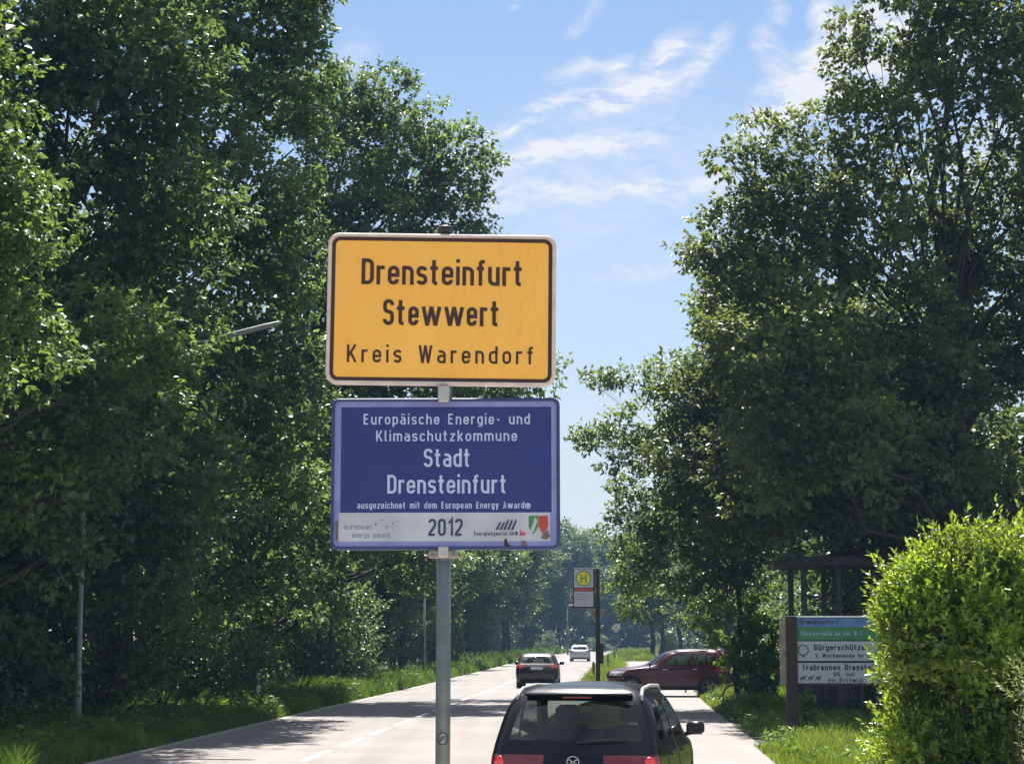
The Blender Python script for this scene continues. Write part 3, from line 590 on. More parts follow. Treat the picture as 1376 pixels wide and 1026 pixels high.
# ---- grass
def grass(name, label, regions, seed, m):
    """regions: (fx(y)->x0, x1), y0, y1, count, height"""
    rs = np.random.RandomState(seed); Vs = []
    for (f0, f1, y0, y1, n, h, w) in regions:
        y = y0 + (y1-y0)*rs.beta(1, 1.7, n); tt = rs.uniform(0, 1, n)
        cx = np.interp(y, CY, CX); a = cx+f0; bb = cx+f1; x = a + (bb-a)*tt
        clump = .55 + .9*np.abs(np.sin(x*2.1+y*.9)*np.sin(y*1.3+x*.7))
        edge = np.clip(np.minimum(tt, 1.15-tt)*5, .35, 1)
        H = h*rs.uniform(.35, 1.15, n)*clump*edge
        th = rs.uniform(0, 6.28, n); wv_ = w*rs.uniform(.6, 1.3, n)
        lean = rs.normal(0, .38, (n, 2))*H[:, None]
        B0 = np.stack([x-np.cos(th)*wv_/2, y-np.sin(th)*wv_/2, np.zeros(n)-.01], 1); B1 = np.stack([x+np.cos(th)*wv_/2, y+np.sin(th)*wv_/2, np.zeros(n)-.01], 1)
        M1 = np.stack([x+lean[:, 0]*.35, y+lean[:, 1]*.35, H*.6], 1); Tp = np.stack([x+lean[:, 0], y+lean[:, 1], H], 1)
        V = np.stack([B0, B1, M1+np.stack([np.cos(th)*wv_*.35, np.sin(th)*wv_*.35, 0*th], 1), Tp, M1-np.stack([np.cos(th)*wv_*.35, np.sin(th)*wv_*.35, 0*th], 1)], 1)
        Vs.append(V.reshape(-1, 3))
    V = np.concatenate(Vs); b = np.arange(len(V)//5)*5
    Fc = np.stack([np.stack([b, b+1, b+2], 1), np.stack([b, b+2, b+4], 1), np.stack([b+4, b+2, b+3], 1)], 1).reshape(-1, 3)
    return tag(mesh(name, V, Fc, m), label, kind='stuff')
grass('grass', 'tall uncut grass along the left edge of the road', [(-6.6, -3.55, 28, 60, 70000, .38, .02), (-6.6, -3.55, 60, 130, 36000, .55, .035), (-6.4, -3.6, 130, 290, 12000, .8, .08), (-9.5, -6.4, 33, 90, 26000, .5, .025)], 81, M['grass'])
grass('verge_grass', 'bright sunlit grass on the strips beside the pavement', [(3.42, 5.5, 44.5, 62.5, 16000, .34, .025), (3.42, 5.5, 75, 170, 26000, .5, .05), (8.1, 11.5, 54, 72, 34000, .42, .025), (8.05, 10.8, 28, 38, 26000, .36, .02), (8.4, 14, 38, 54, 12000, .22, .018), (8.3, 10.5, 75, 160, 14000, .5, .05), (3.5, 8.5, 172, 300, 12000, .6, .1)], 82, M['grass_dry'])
def weeds(name, label, regions, seed, m):
    rs = np.random.RandomState(seed); Ps, Ds, Ls = [], [], []
    for (f0, f1, y0, y1, n, h) in regions:
        y = rs.uniform(y0, y1, n); x = np.interp(y, CY, CX) + rs.uniform(f0, f1, n); k = 22; hh = h*rs.uniform(.3, 1.2, n)
        P0 = np.repeat(np.stack([x, y, 0*x], 1), k, 0); t = rs.uniform(.1, 1, n*k); H = np.repeat(hh, k)*t
        P0 = P0 + np.stack([rs.normal(0, .05, n*k)+(1-t)*rs.normal(0, .12, n*k), rs.normal(0, .05, n*k)+(1-t)*rs.normal(0, .12, n*k), H], 1)
        Ps.append(P0); Ds.append(unit(rs.normal(0, 1, (n*k, 3))*np.array([1, 1, .4])+np.array([0, 0, .3]))); Ls.append(rs.uniform(.05, .14, n*k)*(1+y0/90))
    P0 = np.concatenate(Ps); D = np.concatenate(Ds); L = np.concatenate(Ls)
    V, Fc = leaves_mesh(P0, D, unit(rs.normal(0, .5, P0.shape)+np.array([0, 0, 1.])), L, L*.5); V[:, 2] = np.maximum(V[:, 2], .01)
    return tag(mesh(name, V, Fc, m), label, kind='stuff')
weeds('verge_weeds', 'broad-leaved weeds mixed into the roadside grass', [(-6.6, -3.7, 30, 60, 420, .5), (-6.6, -3.7, 60, 130, 380, .6), (8.3, 12, 30, 56, 260, .3), (8.3, 11, 56, 72, 120, .4), (3.6, 5.4, 46, 120, 120, .35)], 84, M['grass'])
weeds('verge_weeds', 'pale young weeds mixed into the roadside grass', [(-6.4, -3.6, 30, 120, 260, .4), (8.2, 11.5, 30, 72, 160, .3)], 85, M['young'])
rsw = np.random.RandomState(9)
for i, (px, Y, h) in enumerate(((1083, 41.5, .95), (1010, 52.0, .5), (118, 37, .5), (165, 39.5, .6))):
    x = P(px, 900, Y)[0]
    shrub('weed', ('single leafy weed at the foot of the notice board post', 'low leafy weed beside the parked bicycle', 'low leafy weed right of the grey lamp post', 'second leafy weed in the left grass, nearer the road')[i], (x, Y, 0), [((0, 0, h*.35), h*.22), ((.03, 0, h*.62), h*.18), ((-.02, 0, h*.88), h*.1)], 90+i, M['young'], cat='plant', core=0, rc=.12, tl=.1, L=.10, Wd=.05, dens=.35, nl=4)

# ------------------------------------------------------------------ stroke lettering (road-sign style, constant line width)
def rpath(pts, closed=False, seg=6, rdef=.0):
    pts = [(p[0], p[1], p[2] if len(p) > 2 else 0.) for p in pts]; out = []; n = len(pts)
    for i in range(n):
        x, y, r = pts[i]
        if (not closed and (i == 0 or i == n-1)) or r <= 0: out.append((x, y)); continue
        a, c = pts[i-1], pts[(i+1) % n]; va = np.array((a[0]-x, a[1]-y)); vc = np.array((c[0]-x, c[1]-y)); la, lc = np.linalg.norm(va), np.linalg.norm(vc)
        va, vc = va/la, vc/lc; ca = float(np.clip(np.dot(va, vc), -1, 1)); ang = math.acos(ca)
        ea = la if (not closed and i == 1) or a[2] <= 0 else la*.5; ec = lc if (not closed and i == n-2) or c[2] <= 0 else lc*.5
        t = min(r/math.tan(ang/2), ea*.999, ec*.999); rr = t*math.tan(ang/2)
        p0 = np.array((x, y))+va*t; bis = (va+vc)/np.linalg.norm(va+vc); cc = np.array((x, y))+bis*rr/math.sin(ang/2)
        a0 = math.atan2(p0[1]-cc[1], p0[0]-cc[0]); p1 = np.array((x, y))+vc*t; a1 = math.atan2(p1[1]-cc[1], p1[0]-cc[0]); da = (a1-a0+math.pi) % (2*math.pi)-math.pi
        for k in range(seg+1): th = a0+da*k/seg; out.append((cc[0]+math.cos(th)*rr, cc[1]+math.sin(th)*rr))
    return out
def glyph(ch, w, st, xh=.73):
    """-> list of (points, closed), advance width (outer). x runs 0..w on centrelines"""
    b, t, x = st/2, 1-st/2, xh-st/2; r = min(w*.55, .30); m = xh/2; o = []; W_ = w; A = lambda pts, cl=False: o.append((pts, cl))
    dot = lambda cx, cy, s=1.: A([(cx-st*.5*s, cy), (cx+st*.5*s, cy)])
    if ch in 'oöä' and ch != 'ä':
        A([(0, b, r), (w, b, r), (w, x, r), (0, x, r)], True)
    elif ch == 'n': A([(0, 0), (0, xh)]); A([(0, x), (w, x, r), (w, 0)])
    elif ch == 'm': W_ = w*1.75; A([(0, 0), (0, xh)]); A([(0, x), (W_/2, x, r*.8), (W_/2, 0)]); A([(W_/2, x), (W_, x, r*.8), (W_, 0)])
    elif ch == 'h': A([(0, 0), (0, 1)]); A([(0, x), (w, x, r), (w, 0)])
    elif ch in 'uü':
        A([(0, xh), (0, b, r), (w, b)]); A([(w, xh), (w, 0)])
    elif ch == 'r': W_ = max(w*.62, .15); A([(0, 0), (0, xh)]); A([(0, x-st*.1), (W_+st*.35, x)])
    elif ch == 'e': A([(0, m), (w, m), (w, x, r), (0, x, r), (0, b, r), (w*.92, b, r*.8), (w*.97, b+.14)])
    elif ch == 'c': W_ = w*.92; A([(w*.9, x-.12), (w*.9, x, r), (0, x, r), (0, b, r), (w*.9, b, r), (w*.9, b+.12)])
    elif ch == 's': q = (x-b)/4.05; W_ = w*.92; k = W_; A([(k, x-.09), (k*.9, x, q), (0, x, q), (0, m, q), (k, m, q), (k, b, q), (k*.1, b, q), (0, b+.09)])
    elif ch in 'aä':
        A([(w*.06, x-.02), (w*.15, x), (w, x, r), (w, 0)]); A([(w, m+.05), (0, m+.05, .17), (0, b, .17), (w, b)])
    elif ch == 't': q = max(.07, w*.24); W_ = q+max(.13, w*.42); A([(q, .97), (q, b, r*.5), (W_, b)]); A([(0-st*.45, x), (W_+st*.2, x)])
    elif ch == 'f': q = max(.07, w*.24); W_ = q+max(.12, w*.38); A([(q, 0), (q, t, r*.5), (W_+st*.3, t)]); A([(0-st*.45, x), (W_+st*.1, x)])
    elif ch == 'i': W_ = 0; A([(0, 0), (0, xh)]); dot(0, t+.02)
    elif ch == 'j': W_ = w*.3; A([(w*.3, xh), (w*.3, -.16, .1), (0, -.16)]); dot(w*.3, t)
    elif ch == 'l': W_ = w*.28; A([(0, 1), (0, b, .1), (w*.3, b)])
    elif ch == 'd': A([(w, 0), (w, 1)]); A([(w, x), (0, x, r), (0, b, r), (w, b)])
    elif ch == 'b': A([(0, 0), (0, 1)]); A([(0, x), (w, x, r), (w, b, r), (0, b)])
    elif ch == 'p': A([(0, -.22), (0, xh)]); A([(0, x), (w, x, r), (w, b, r), (0, b)])
    elif ch == 'g': A([(w, x), (0, x, r), (0, b, r), (w, b)]); A([(w, xh), (w, -.16, r*.8), (w*.12, -.16)])
    elif ch == 'k': A([(0, 0), (0, 1)]); A([(w*.92, xh), (0, .26)]); A([(w*.3, .40), (w, 0)])
    elif ch == 'z': A([(0, x), (w*.92, x), (w*.02, b), (w*.95, b)])
    elif ch == 'w': W_ = w*1.25+.30; A([(0, xh), (W_*.25, .0)]); A([(W_*.25, 0), (W_*.5, xh)]); A([(W_*.5, xh), (W_*.75, .0)]); A([(W_*.75, 0), (W_, xh)])
    elif ch == 'y': A([(0, xh), (w*.5, .02)]); A([(w, xh), (w*.36, -.22)])
    elif ch == 'v': A([(0, xh), (w*.5, .02), (w, xh)])
    elif ch == 'D': W_ = w*1.08; A([(0, b), (0, t), (W_, t, r*1.05), (W_, b, r*1.05)], True)
    elif ch == 'S': q = (t-b)/4.1; W_ = w*1.08; A([(W_, t-.16), (W_, t, q), (0, t, q), (0, .52, q), (W_, .52, q), (W_, b, q), (0, b, q), (0, b+.16)])
    elif ch == 'K': W_ = w*1.15; A([(0, 0), (0, 1)]); A([(W_, 1), (0, .32)]); A([(W_*.34, .56), (W_*1.05, 0)])
    elif ch == 'W': W_ = w*1.8; A([(0, 1), (W_*.25, .0)]); A([(W_*.25, 0), (W_*.5, 1)]); A([(W_*.5, 1), (W_*.75, 0)]); A([(W_*.75, 0), (W_, 1)])
    elif ch == 'E': W_ = w*.95; A([(W_, t), (0, t), (0, b), (W_, b)]); A([(0, .53), (W_*.85, .53)])
    elif ch == 'T': W_ = w*1.05; A([(0, t), (W_, t)]); A([(W_/2, t), (W_/2, 0)])
    elif ch == 'A': W_ = w*1.15; A([(0, 0), (W_/2, .98), (W_, 0)]); A([(W_*.17, .28), (W_*.83, .28)])
    elif ch == 'B': W_ = w*1.05; A([(0, b), (0, t), (W_*.93, t, r*.8), (W_*.93, .54, r*.8), (0, .54)]); A([(0, .54), (W_, .54, r*.8), (W_, b, r*.8), (0, b)])
    elif ch == 'R': W_ = w*1.05; A([(0, 0), (0, t), (W_, t, r*.8), (W_, .48, r*.8), (0, .48)]); A([(W_*.45, .48), (W_, 0)])
    elif ch == 'N': W_ = w*1.1; A([(0, 0), (0, .98), (W_, .02), (W_, 1)])
    elif ch == 'H': W_ = w*1.1; A([(0, 0), (0, 1)]); A([(W_, 0), (W_, 1)]); A([(0, .5), (W_, .5)])
    elif ch == 'J': W_ = w*.8; A([(0, b+.1), (0, b, r*.6), (W_, b, r*.8), (W_, 1)])
    elif ch == 'M': W_ = w*1.3; A([(0, 0), (0, .97), (W_/2, .25), (W_, .97), (W_, 0)])
    elif ch == '2': W_ = w; A([(0, t-.16), (0, t, r), (w, t, r), (w, .60, r*.7), (0, b+.06), (0, b), (w, b)])
    elif ch == '0': A([(0, b, r*1.1), (w, b, r*1.1), (w, t, r*1.1), (0, t, r*1.1)], True)
    elif ch == '1': W_ = w*.55; A([(0, .72), (W_, .97), (W_, 0)])
    elif ch == '3': A([(0, t), (w*.95, t, .05), (w*.45, .56), (w, .56, r*.7), (w, b, r), (0, b)])
    elif ch == '5': A([(w*.95, t), (.02, t), (0, .52), (w, .58, r), (w, b, r), (0, b)])
    elif ch == '-': W_ = w*.6; A([(0, .42), (W_, .42)])
    elif ch == '.': W_ = 0; dot(0, b)
    elif ch == ' ': W_ = w*.75
    elif ch == '®': W_ = .62; c = [(.31+.36*math.cos(k*.3927), .36+.36*math.sin(k*.3927)) for k in range(16)]; A(c, True); A([(.20, .18), (.20, .55), (.42, .55, .05), (.42, .38, .05), (.20, .38)]); A([(.3, .38), (.44, .18)])
    if ch in 'äüö': dot(w*.22, t, .95); dot(w*.78, t, .95)
    return o, W_
def ribbon(pts, closed, hw):
    n = len(pts); p = [np.array(q, float) for q in pts]; L = []; Rr = []
    for i in range(n):
        a = p[i-1] if (closed or i > 0) else None; c = p[(i+1) % n] if (closed or i < n-1) else None
        d1 = (p[i]-a) if a is not None else None; d2 = (c-p[i]) if c is not None else None
        d1 = d1/(np.linalg.norm(d1)+1e-9) if d1 is not None else None; d2 = d2/(np.linalg.norm(d2)+1e-9) if d2 is not None else None
        if d1 is None: d1 = d2
        if d2 is None: d2 = d1
        nn = np.array((-(d1[1]+d2[1]), d1[0]+d2[0])); l = np.linalg.norm(nn)
        if l < 1e-6: nn = np.array((-d1[1], d1[0])); l = 1.
        nn /= l; k = 1/max(.42, nn.dot(np.array((-d1[1], d1[0])))); L.append(p[i]+nn*hw*k); Rr.append(p[i]-nn*hw*k)
    V = L+Rr; Fc = [(i, i+n, (i+1) % n+n, (i+1) % n) for i in range(n if closed else n-1)]
    return V, Fc
def text(s, cx, base, height, width, st, y, m, parent, name='lettering', gap=None, xh=.73):
    """text centred at cx, fitted to width; st = stroke relative to height; lies in plane y facing -y"""
    gap = gap if gap is not None else st*1.25
    def total(w):
        T = 0
        for ch in s: T += glyph(ch, w, st, xh)[1] + st + gap
        return (T-gap)*height
    lo, hi = .05, 1.6
    for _ in range(24):
        mid = (lo+hi)/2
        if total(mid) > width: hi = mid
        else: lo = mid
    w = lo; x0 = cx-total(w)/2; V = []; Fc = []; k = 0
    for ch in s:
        strokes, W_ = glyph(ch, w, st, xh)
        for pts, cl in strokes:
            v, f = ribbon(rpath(pts, cl), cl, st/2); b = len(V); k += 1
            V += [(x0+(q[0]+st/2)*height, y-.00006*(k % 4), base+q[1]*height) for q in v]; Fc += [tuple(i+b for i in g_) for g_ in f]
        x0 += (W_+st+gap)*height
    return mesh(name, V, [f[::-1] for f in Fc], m, parent)
def rrect(w, h, r, n=8):
    pts = []
    for cx, cz, a0 in ((w/2-r, h/2-r, 0), (-w/2+r, h/2-r, 90), (-w/2+r, -h/2+r, 180), (w/2-r, -h/2+r, 270)):
        for k in range(n+1): a = R(a0+90*k/n); pts.append((cx+r*math.cos(a), cz+r*math.sin(a)))
    return pts
def slab(name, w, h, r, y0, y1, m, parent, cx=0, cz=0, n=8):
    pts = rrect(w, h, r, n); k = len(pts)
    V = [(cx+a, y0, cz+b) for a, b in pts]+[(cx+a, y1, cz+b) for a, b in pts]
    Fc = [tuple(range(k)), tuple(range(2*k-1, k-1, -1))]+[(i, i+k, (i+1) % k+k, (i+1) % k) for i in range(k)]
    return mesh(name, V, Fc, m, parent)
def ring(name, w, h, r, t, y0, y1, m, parent, cx=0, cz=0, n=8, bev=0.):
    A_ = rrect(w, h, r, n); B_ = rrect(w-2*t, h-2*t, max(r-t, .002), n); k = len(A_)
    A2 = rrect(w-2*bev, h-2*bev, max(r-bev, .002), n)
    V = [(cx+a, y1, cz+b) for a, b in A_]+[(cx+a, y0+bev, cz+b) for a, b in A_]+[(cx+a, y0, cz+b) for a, b in A2]+[(cx+a, y0, cz+b) for a, b in B_]+[(cx+a, y1, cz+b) for a, b in B_]
    Fc = []
    for l in range(4):
        for i in range(k): Fc.append((l*k+i, l*k+(i+1) % k, (l+1)*k+(i+1) % k, (l+1)*k+i))
    for i in range(k): Fc.append((4*k+i, 4*k+(i+1) % k, (i+1) % k, i))
    return mesh(name, V, Fc, m, parent)
def disc(name, rad, y, m, parent, cx=0, cz=0, inner=0., n=28):
    if inner <= 0: V = [(cx+rad*math.cos(2*math.pi*k/n), y, cz+rad*math.sin(2*math.pi*k/n)) for k in range(n)]; return mesh(name, V, [tuple(range(n))], m, parent)
    V = [(cx+q*math.cos(2*math.pi*k/n), y, cz+q*math.sin(2*math.pi*k/n)) for q in (rad, inner) for k in range(n)]
    return mesh(name, V, [(i, (i+1) % n, n+(i+1) % n, n+i) for i in range(n)], m, parent)

# ------------------------------------------------------------------ the town sign
SY = 8.37
S = 1/311.0 * 1.0
pb = P(596, 700, SY); px0 = pb[0]
ts = empty('town_sign', (px0, SY, 0), label='yellow town entrance sign and blue award sign together on one steel pole', cat='road sign')
scl = (P(700, 513, SY)[0]-P(600, 513, SY)[0])/100    # metres per photo pixel at the sign
def zt(py): return P(596, py, SY)[2]
MB().tube([(0, .045, -.3), (0, .045, zt(308))], .0325, 28).build('pole', M['steel'], ts, True)
MB().lathe([(.0, zt(301)), (.030, zt(301.5)), (.0345, zt(303)), (.0345, zt(311)), (.0, zt(311))], 24, (0, .045, 0)).build('pole_cap', M['black_cap'], ts, True)
# yellow plate (hangs a hair crooked)
def plate_root(name, px, py, rot):
    e = bpy.data.objects.new(name, None); COL.objects.link(e); e.parent = ts; p = P(px, py, SY)
    e.location = (p[0]-px0, 0, p[2]); e.rotation_euler = (0, R(rot), 0); return e
w1, h1 = 309*scl, 207*scl
yp = slab('place_name_plate', w1-.012, h1-.012, .045, 0, .004, M['yellow'], ts)
p = P(593.3, 415.7, SY); yp.location = (p[0]-px0, 0, p[2]); yp.rotation_euler = (0, R(.55), R(1.2))
ring('frame', w1, h1, .052, .0165, -.008, .022, M['alu_w'], yp, bev=.005)
ring('border_line', w1-.035, h1-.035, .038, .0165, -.0012, -.0002, M['brown'], yp)
Y_ = -.0006
def line(txt, cxp, basep, capp, widp, st, m, par, cx0, cz0, **kw):
    return text(txt, (cxp-cx0)*scl, (cz0-basep)*scl, capp*scl, widp*scl, st, -.0016, m, par, **kw)
line('Drensteinfurt', 593.5, 382.5, 35.5, 218, .142, M['brown'], yp, 593.3, 415.7, gap=.10)
line('Stewwert', 593, 438, 35.5, 157, .142, M['brown'], yp, 593.3, 415.7, gap=.10)
line('Kreis Warendorf', 592.5, 489, 24, 251, .135, M['brown'], yp, 593.3, 415.7, gap=.27)
# blue plate
w2, h2 = 306*scl, 203*scl; bcx, bcz = 598.5, 636
bp_ = slab('award_plate', w2-.01, h2-.01, .03, 0, .004, M['lavender'], ts); p = P(bcx, bcz, SY); bp_.location = (p[0]-px0, 0, p[2]); bp_.rotation_euler = (0, R(-.05), R(-1.))
ring('frame', w2, h2, .034, .0145, -.006, .022, M['blue_frame'], bp_, bev=.005)
def bslab(name, x0, x1, y0, y1, yy, m): return mesh(name, [((a-bcx)*scl, yy, (bcz-b)*scl) for a, b in ((x0, y1), (x1, y1), (x1, y0), (x0, y0))], [(0, 1, 2, 3)], m, bp_)
bslab('blue_field', 458.5, 740, 546.5, 688, -.0008, M['blue']); bslab('white_strip', 456.5, 738, 688, 726, -.0008, M['strip'])
line('Europäische Energie- und', 600, 570, 14.5, 223, .14, M['white_lt'], bp_, bcx, bcz, gap=.2)
line('Klimaschutzkommune', 600, 592.5, 14.5, 189, .14, M['white_lt'], bp_, bcx, bcz, gap=.2)
line('Stadt', 600.5, 627, 24.5, 62, .135, M['white_lt'], bp_, bcx, bcz, gap=.11)
line('Drensteinfurt', 600.5, 662.5, 25, 159, .135, M['white_lt'], bp_, bcx, bcz, gap=.11)
line('ausgezeichnet mit dem European Energy Award®', 596.5, 682.5, 9, 231, .15, M['white_lt'], bp_, bcx, bcz, gap=.14)
line('2012', 599, 719, 23, 46, .145, M['navy'], bp_, bcx, bcz, gap=.10)
line('european', 482, 710, 7, 37, .10, M['navy_f'], bp_, bcx, bcz)
line('energy award', 499.5, 721, 7, 50, .10, M['navy_f'], bp_, bcx, bcz)
line('EnergieAgentur.NRW', 666, 718.5, 5.2, 58, .17, M['navy'], bp_, bcx, bcz)
sw = MB()
for k in range(5):      # slanted logo strokes
    x = 665+k*5.2; sw.add([((x-bcx)*scl, -.0016-.0001*k, (bcz-711)*scl), ((x+3.4-bcx)*scl, -.0016-.0001*k, (bcz-711)*scl), ((x+8.5-bcx)*scl, -.0016-.0001*k, (bcz-(698 if k > 1 else 701))*scl), ((x+6-bcx)*scl, -.0016-.0001*k, (bcz-(698 if k > 1 else 701))*scl)], [(0, 1, 2, 3)])
sw.build('logo', M['navy'], bp_)
for k, (dx, dy, rr) in enumerate(((506, 703, 3.), (521, 707, 2.4), (529, 702, 2.2), (515, 698, 1.6), (535, 699, 1.5))): disc('logo_star', rr*scl*.6, -.0016, M['navy_f'], bp_, (dx-bcx)*scl, (bcz-dy)*scl, n=5)
def shield(x0, x1, y0, y1, m, off):
    q = [(x0, y0), (x1, y0), (x1, y0+(y1-y0)*.6), ((x0+x1)/2, y1), (x0, y0+(y1-y0)*.6)][::-1]
    return mesh('crest', [((a-bcx)*scl, off, (bcz-b)*scl) for a, b in q], [(0, 1, 2, 3, 4)], m, bp_)
shield(709.5, 722, 692.5, 717, M['grn_p'], -.0015); shield(722.5, 735.5, 692.5, 717, M['red_p'], -.0015)
mesh('crest_band', [((a-bcx)*scl, -.0019, (bcz-b)*scl) for a, b in ((712, 712), (715.5, 715), (721.5, 699), (718, 694))], [(0, 1, 2, 3)], M['strip'], bp_)
mesh('logo_mark', [((a-bcx)*scl, -.0017, (bcz-b)*scl) for a, b in ((697, 719), (706, 718), (704, 713), (701, 716), (699, 710))], [(0, 1, 2, 3, 4)], M['red_p'], bp_)
for k, (a, b) in enumerate(((482, 542.5), (478, 732.5), (722, 542), (690, 733))): disc('screw', .004, -.0022, M['steel2'], bp_, (a-bcx)*scl, (bcz-b)*scl, n=10)
def stain(pts, m): return mesh('dirt_run', [((a-bcx)*scl, -.0026, (bcz-b)*scl) for a, b in pts], [tuple(range(len(pts)))[::-1]], m, bp_)
stain([(677, 724), (680, 722), (682, 729), (686, 733), (679, 735), (677, 731)], M['brown']); stain([(729, 716), (735, 711), (738, 720), (733, 724), (726, 722)], M['dirt'])
stain([(699, 726), (704, 725), (708, 731), (701, 733)], M['dirt']); stain([(452, 700), (456, 698), (455.5, 724), (453, 727)], M['dirt'])
MB().box((0, -.001, zt(530)), (.048, .09, .075), ch=.006).build('bracket', M['alu'], ts)
MB().box((0, .01, zt(741)), (.044, .05, .05), ch=.006).build('bracket', M['alu'], ts)
cl_ = MB().box((0, .005, zt(744.5)), (.128, .014, .034), ch=.004).build('clamp', M['rust'], ts)
for sx in (-1, 1):
    b = MB().lathe([(0, -.018), (.007, -.016), (.0075, -.006), (.0, -.006)], 6, (sx*.047, .005, zt(744.5)), 'y').build('bolt', M['steel2'], cl_)
MB().lathe([(.0365, zt(753.5)), (.0365, zt(740))], 24, (0, .045, 0)).build('clamp_band', M['steel2'], ts, True)
# round sticker wrapped on the pole
def wrap(name, rin, rout, m, zc, rad, bar=False):
    V = []; Fc = []; n = 28
    if bar: pts = [(-.012+.02*k/6-.003, -.012+.024*k/6) for k in range(7)]; V2 = [(a-.002, b) for a, b in pts]+[(a+.004, b) for a, b in pts]; Fc = [(i, i+7, i+8, i+1) for i in range(6)]
    else:
        V2 = [(q*math.cos(2*math.pi*k/n), q*math.sin(2*math.pi*k/n)) for q in (rin, rout) for k in range(n)]; Fc = [(i, (i+1) % n, n+(i+1) % n, n+i) for i in range(n)]
    V = [(rad*math.sin(a/rad), .045-rad*math.cos(a/rad), zc+b) for a, b in V2]
    return mesh(name, V, Fc, m, ts, True)
wrap('sticker', .0, .0265, M['signback'], zt(992), .0331); wrap('sticker_rim', .0225, .027, M['trim'], zt(992), .0334); wrap('sticker_bar', 0, 0, M['trim'], zt(992), .0336, True)

# ------------------------------------------------------------------ cars
def car(name, label, loc, rz, spec):
    """local axes: +y forward with the tail at y=0, x to the right, z up"""
    root = empty(name, loc, rz, label=label, cat='car'); sp = spec; rows = np.array(sp['rows'], float)   # z yr yf hw bow_r bow_f
    zs = []
    for a, b in zip(rows[:-1, 0], rows[1:, 0]): k = max(1, int(round((b-a)/.045))); zs += list(np.linspace(a, b, k, endpoint=False))
    zs.append(rows[-1, 0]); zs = np.array(zs); g_ = [np.interp(zs, rows[:, 0], rows[:, i]) for i in range(1, rows.shape[1])]
    def sm(a):
        b = a.copy(); b[1:-1] = .25*a[:-2]+.5*a[1:-1]+.25*a[2:]; return b
    yr, yf, hw, br, bf = [sm(a) for a in g_]
    NR, NC, NS = 7, 5, 44
    ring_pts = []; L = len(zs)
    for i in range(L):
        cr, cf = min(sp['cr'], hw[i]*.5), min(sp['cf'], hw[i]*.6); pts = []
        for k in range(NR+1):       # rear face 0 -> hw-cr
            x = (hw[i]-cr)*k/NR; pts.append((x, yr[i]+br[i]*(x/hw[i])**2))
        y0 = pts[-1][1]
        for k in range(1, NC+1): a = R(90*k/NC); pts.append((hw[i]-cr+cr*math.sin(a), y0+cr*(1-math.cos(a))))
        ys = y0+cr; fx = [(hw[i]-cf)*k/NR for k in range(NR+1)]; yfe = yf[i]-bf[i]; ye = yfe-cf*1.1
        for k in range(1, NS+1): t = k/NS; pts.append((hw[i]*(1-.02*(2*t-1)**2), ys+(ye-ys)*t))
        for k in range(1, NC+1): a = R(90*k/NC); pts.append((hw[i]-cf+cf*math.cos(a)-.02*hw[i]*(1-k/NC), ye+cf*1.1*math.sin(a)))
        for k in range(1, NR+1): x = (hw[i]-cf)*(1-k/NR); pts.append((x, yf[i]-bf[i]*(x/(hw[i]-cf+1e-6))**2))
        ring_pts.append(pts)
    n = len(ring_pts[0]); Vr = np.array([[(x, y, zs[i]) for x, y in ring_pts[i]] for i in range(L)])   # L x n x 3
    wr = sp['wr']; wy = sp['wheels']
    # snap side vertices close to the wheel arch onto its circle
    ar = wr+.055
    side = np.zeros((L, n), bool); side[:, NR+1:n-NR] = True
    dead = np.zeros((L, n), bool)
    for y0 in wy:
        dy = Vr[..., 1]-y0; dz = Vr[..., 2]-wr; d = np.hypot(dy, dz)
        near = side & (np.abs(d-ar) < .045) & (Vr[..., 2] < sp['belt'])
        Vr[..., 1] = np.where(near, y0+dy*ar/np.maximum(d, 1e-6), Vr[..., 1]); Vr[..., 2] = np.where(near, wr+dz*ar/np.maximum(d, 1e-6), Vr[..., 2])
        dead |= side & (np.hypot(Vr[..., 1]-y0, Vr[..., 2]-wr) < ar-.004) & (Vr[..., 2] < sp['belt'])
    belt, top = sp['belt'], sp['top']
    parts = {}
    def put(nm, quad):
        parts.setdefault(nm, []).append(quad)
    c0s, c1s = NR+NC, NR+NC+NS
    for i in range(L-1):
        zc = (zs[i]+zs[i+1])/2
        for j in range(n-1):
            if dead[i, j] or dead[i+1, j] or dead[i, j+1] or dead[i+1, j+1]: continue
            q = [Vr[i, j], Vr[i, j+1], Vr[i+1, j+1], Vr[i+1, j]]; nm = 'body'
            fs = (j-c0s+.5)/NS
            if belt < zc < top:
                if j < NR-0 and sp['rw'][0] < zc < sp['rw'][1]: nm = 'rear_window' if j < NR-1 or not sp.get('narrow_rw') else 'body'
                elif c0s <= j < c1s:
                    for wi, (a, b, za, zb) in enumerate(sp['sw']):
                        if a < fs < b and za < zc < zb: nm = 'side_window%d' % wi
                elif j >= c1s+2 and zc > sp['ws'][0] and zc < sp['ws'][1]: nm = 'windscreen'
            for (pn, j0, j1, z0, z1) in sp['decal']:
                if j0 <= j < j1 and z0 < zc < z1: nm = pn
            if zc < sp['sill'] : nm = 'lower_trim'
            put(nm, q)
    mir = lambda q: [np.array((-p[0], p[1], p[2])) for p in q][::-1]
    def emit(nm, quads, m, par, smooth=True, push=0.):
        idx = {}; V = []; Fc = []
        for q in quads:
            f = []
            for p in q:
                kx = (round(p[0], 4), round(p[1], 4), round(p[2], 4))
                if kx not in idx: idx[kx] = len(V); V.append(p*1.0)
                if not f or f[-1] != idx[kx]: f.append(idx[kx])
            if len(set(f)) >= 3: Fc.append(tuple(dict.fromkeys(f)))
        return mesh(nm, V, Fc, m, par, smooth)
    paint = sp['paint']; both = lambda nm: parts.get(nm, [])+[mir(q) for q in parts.get(nm, [])]
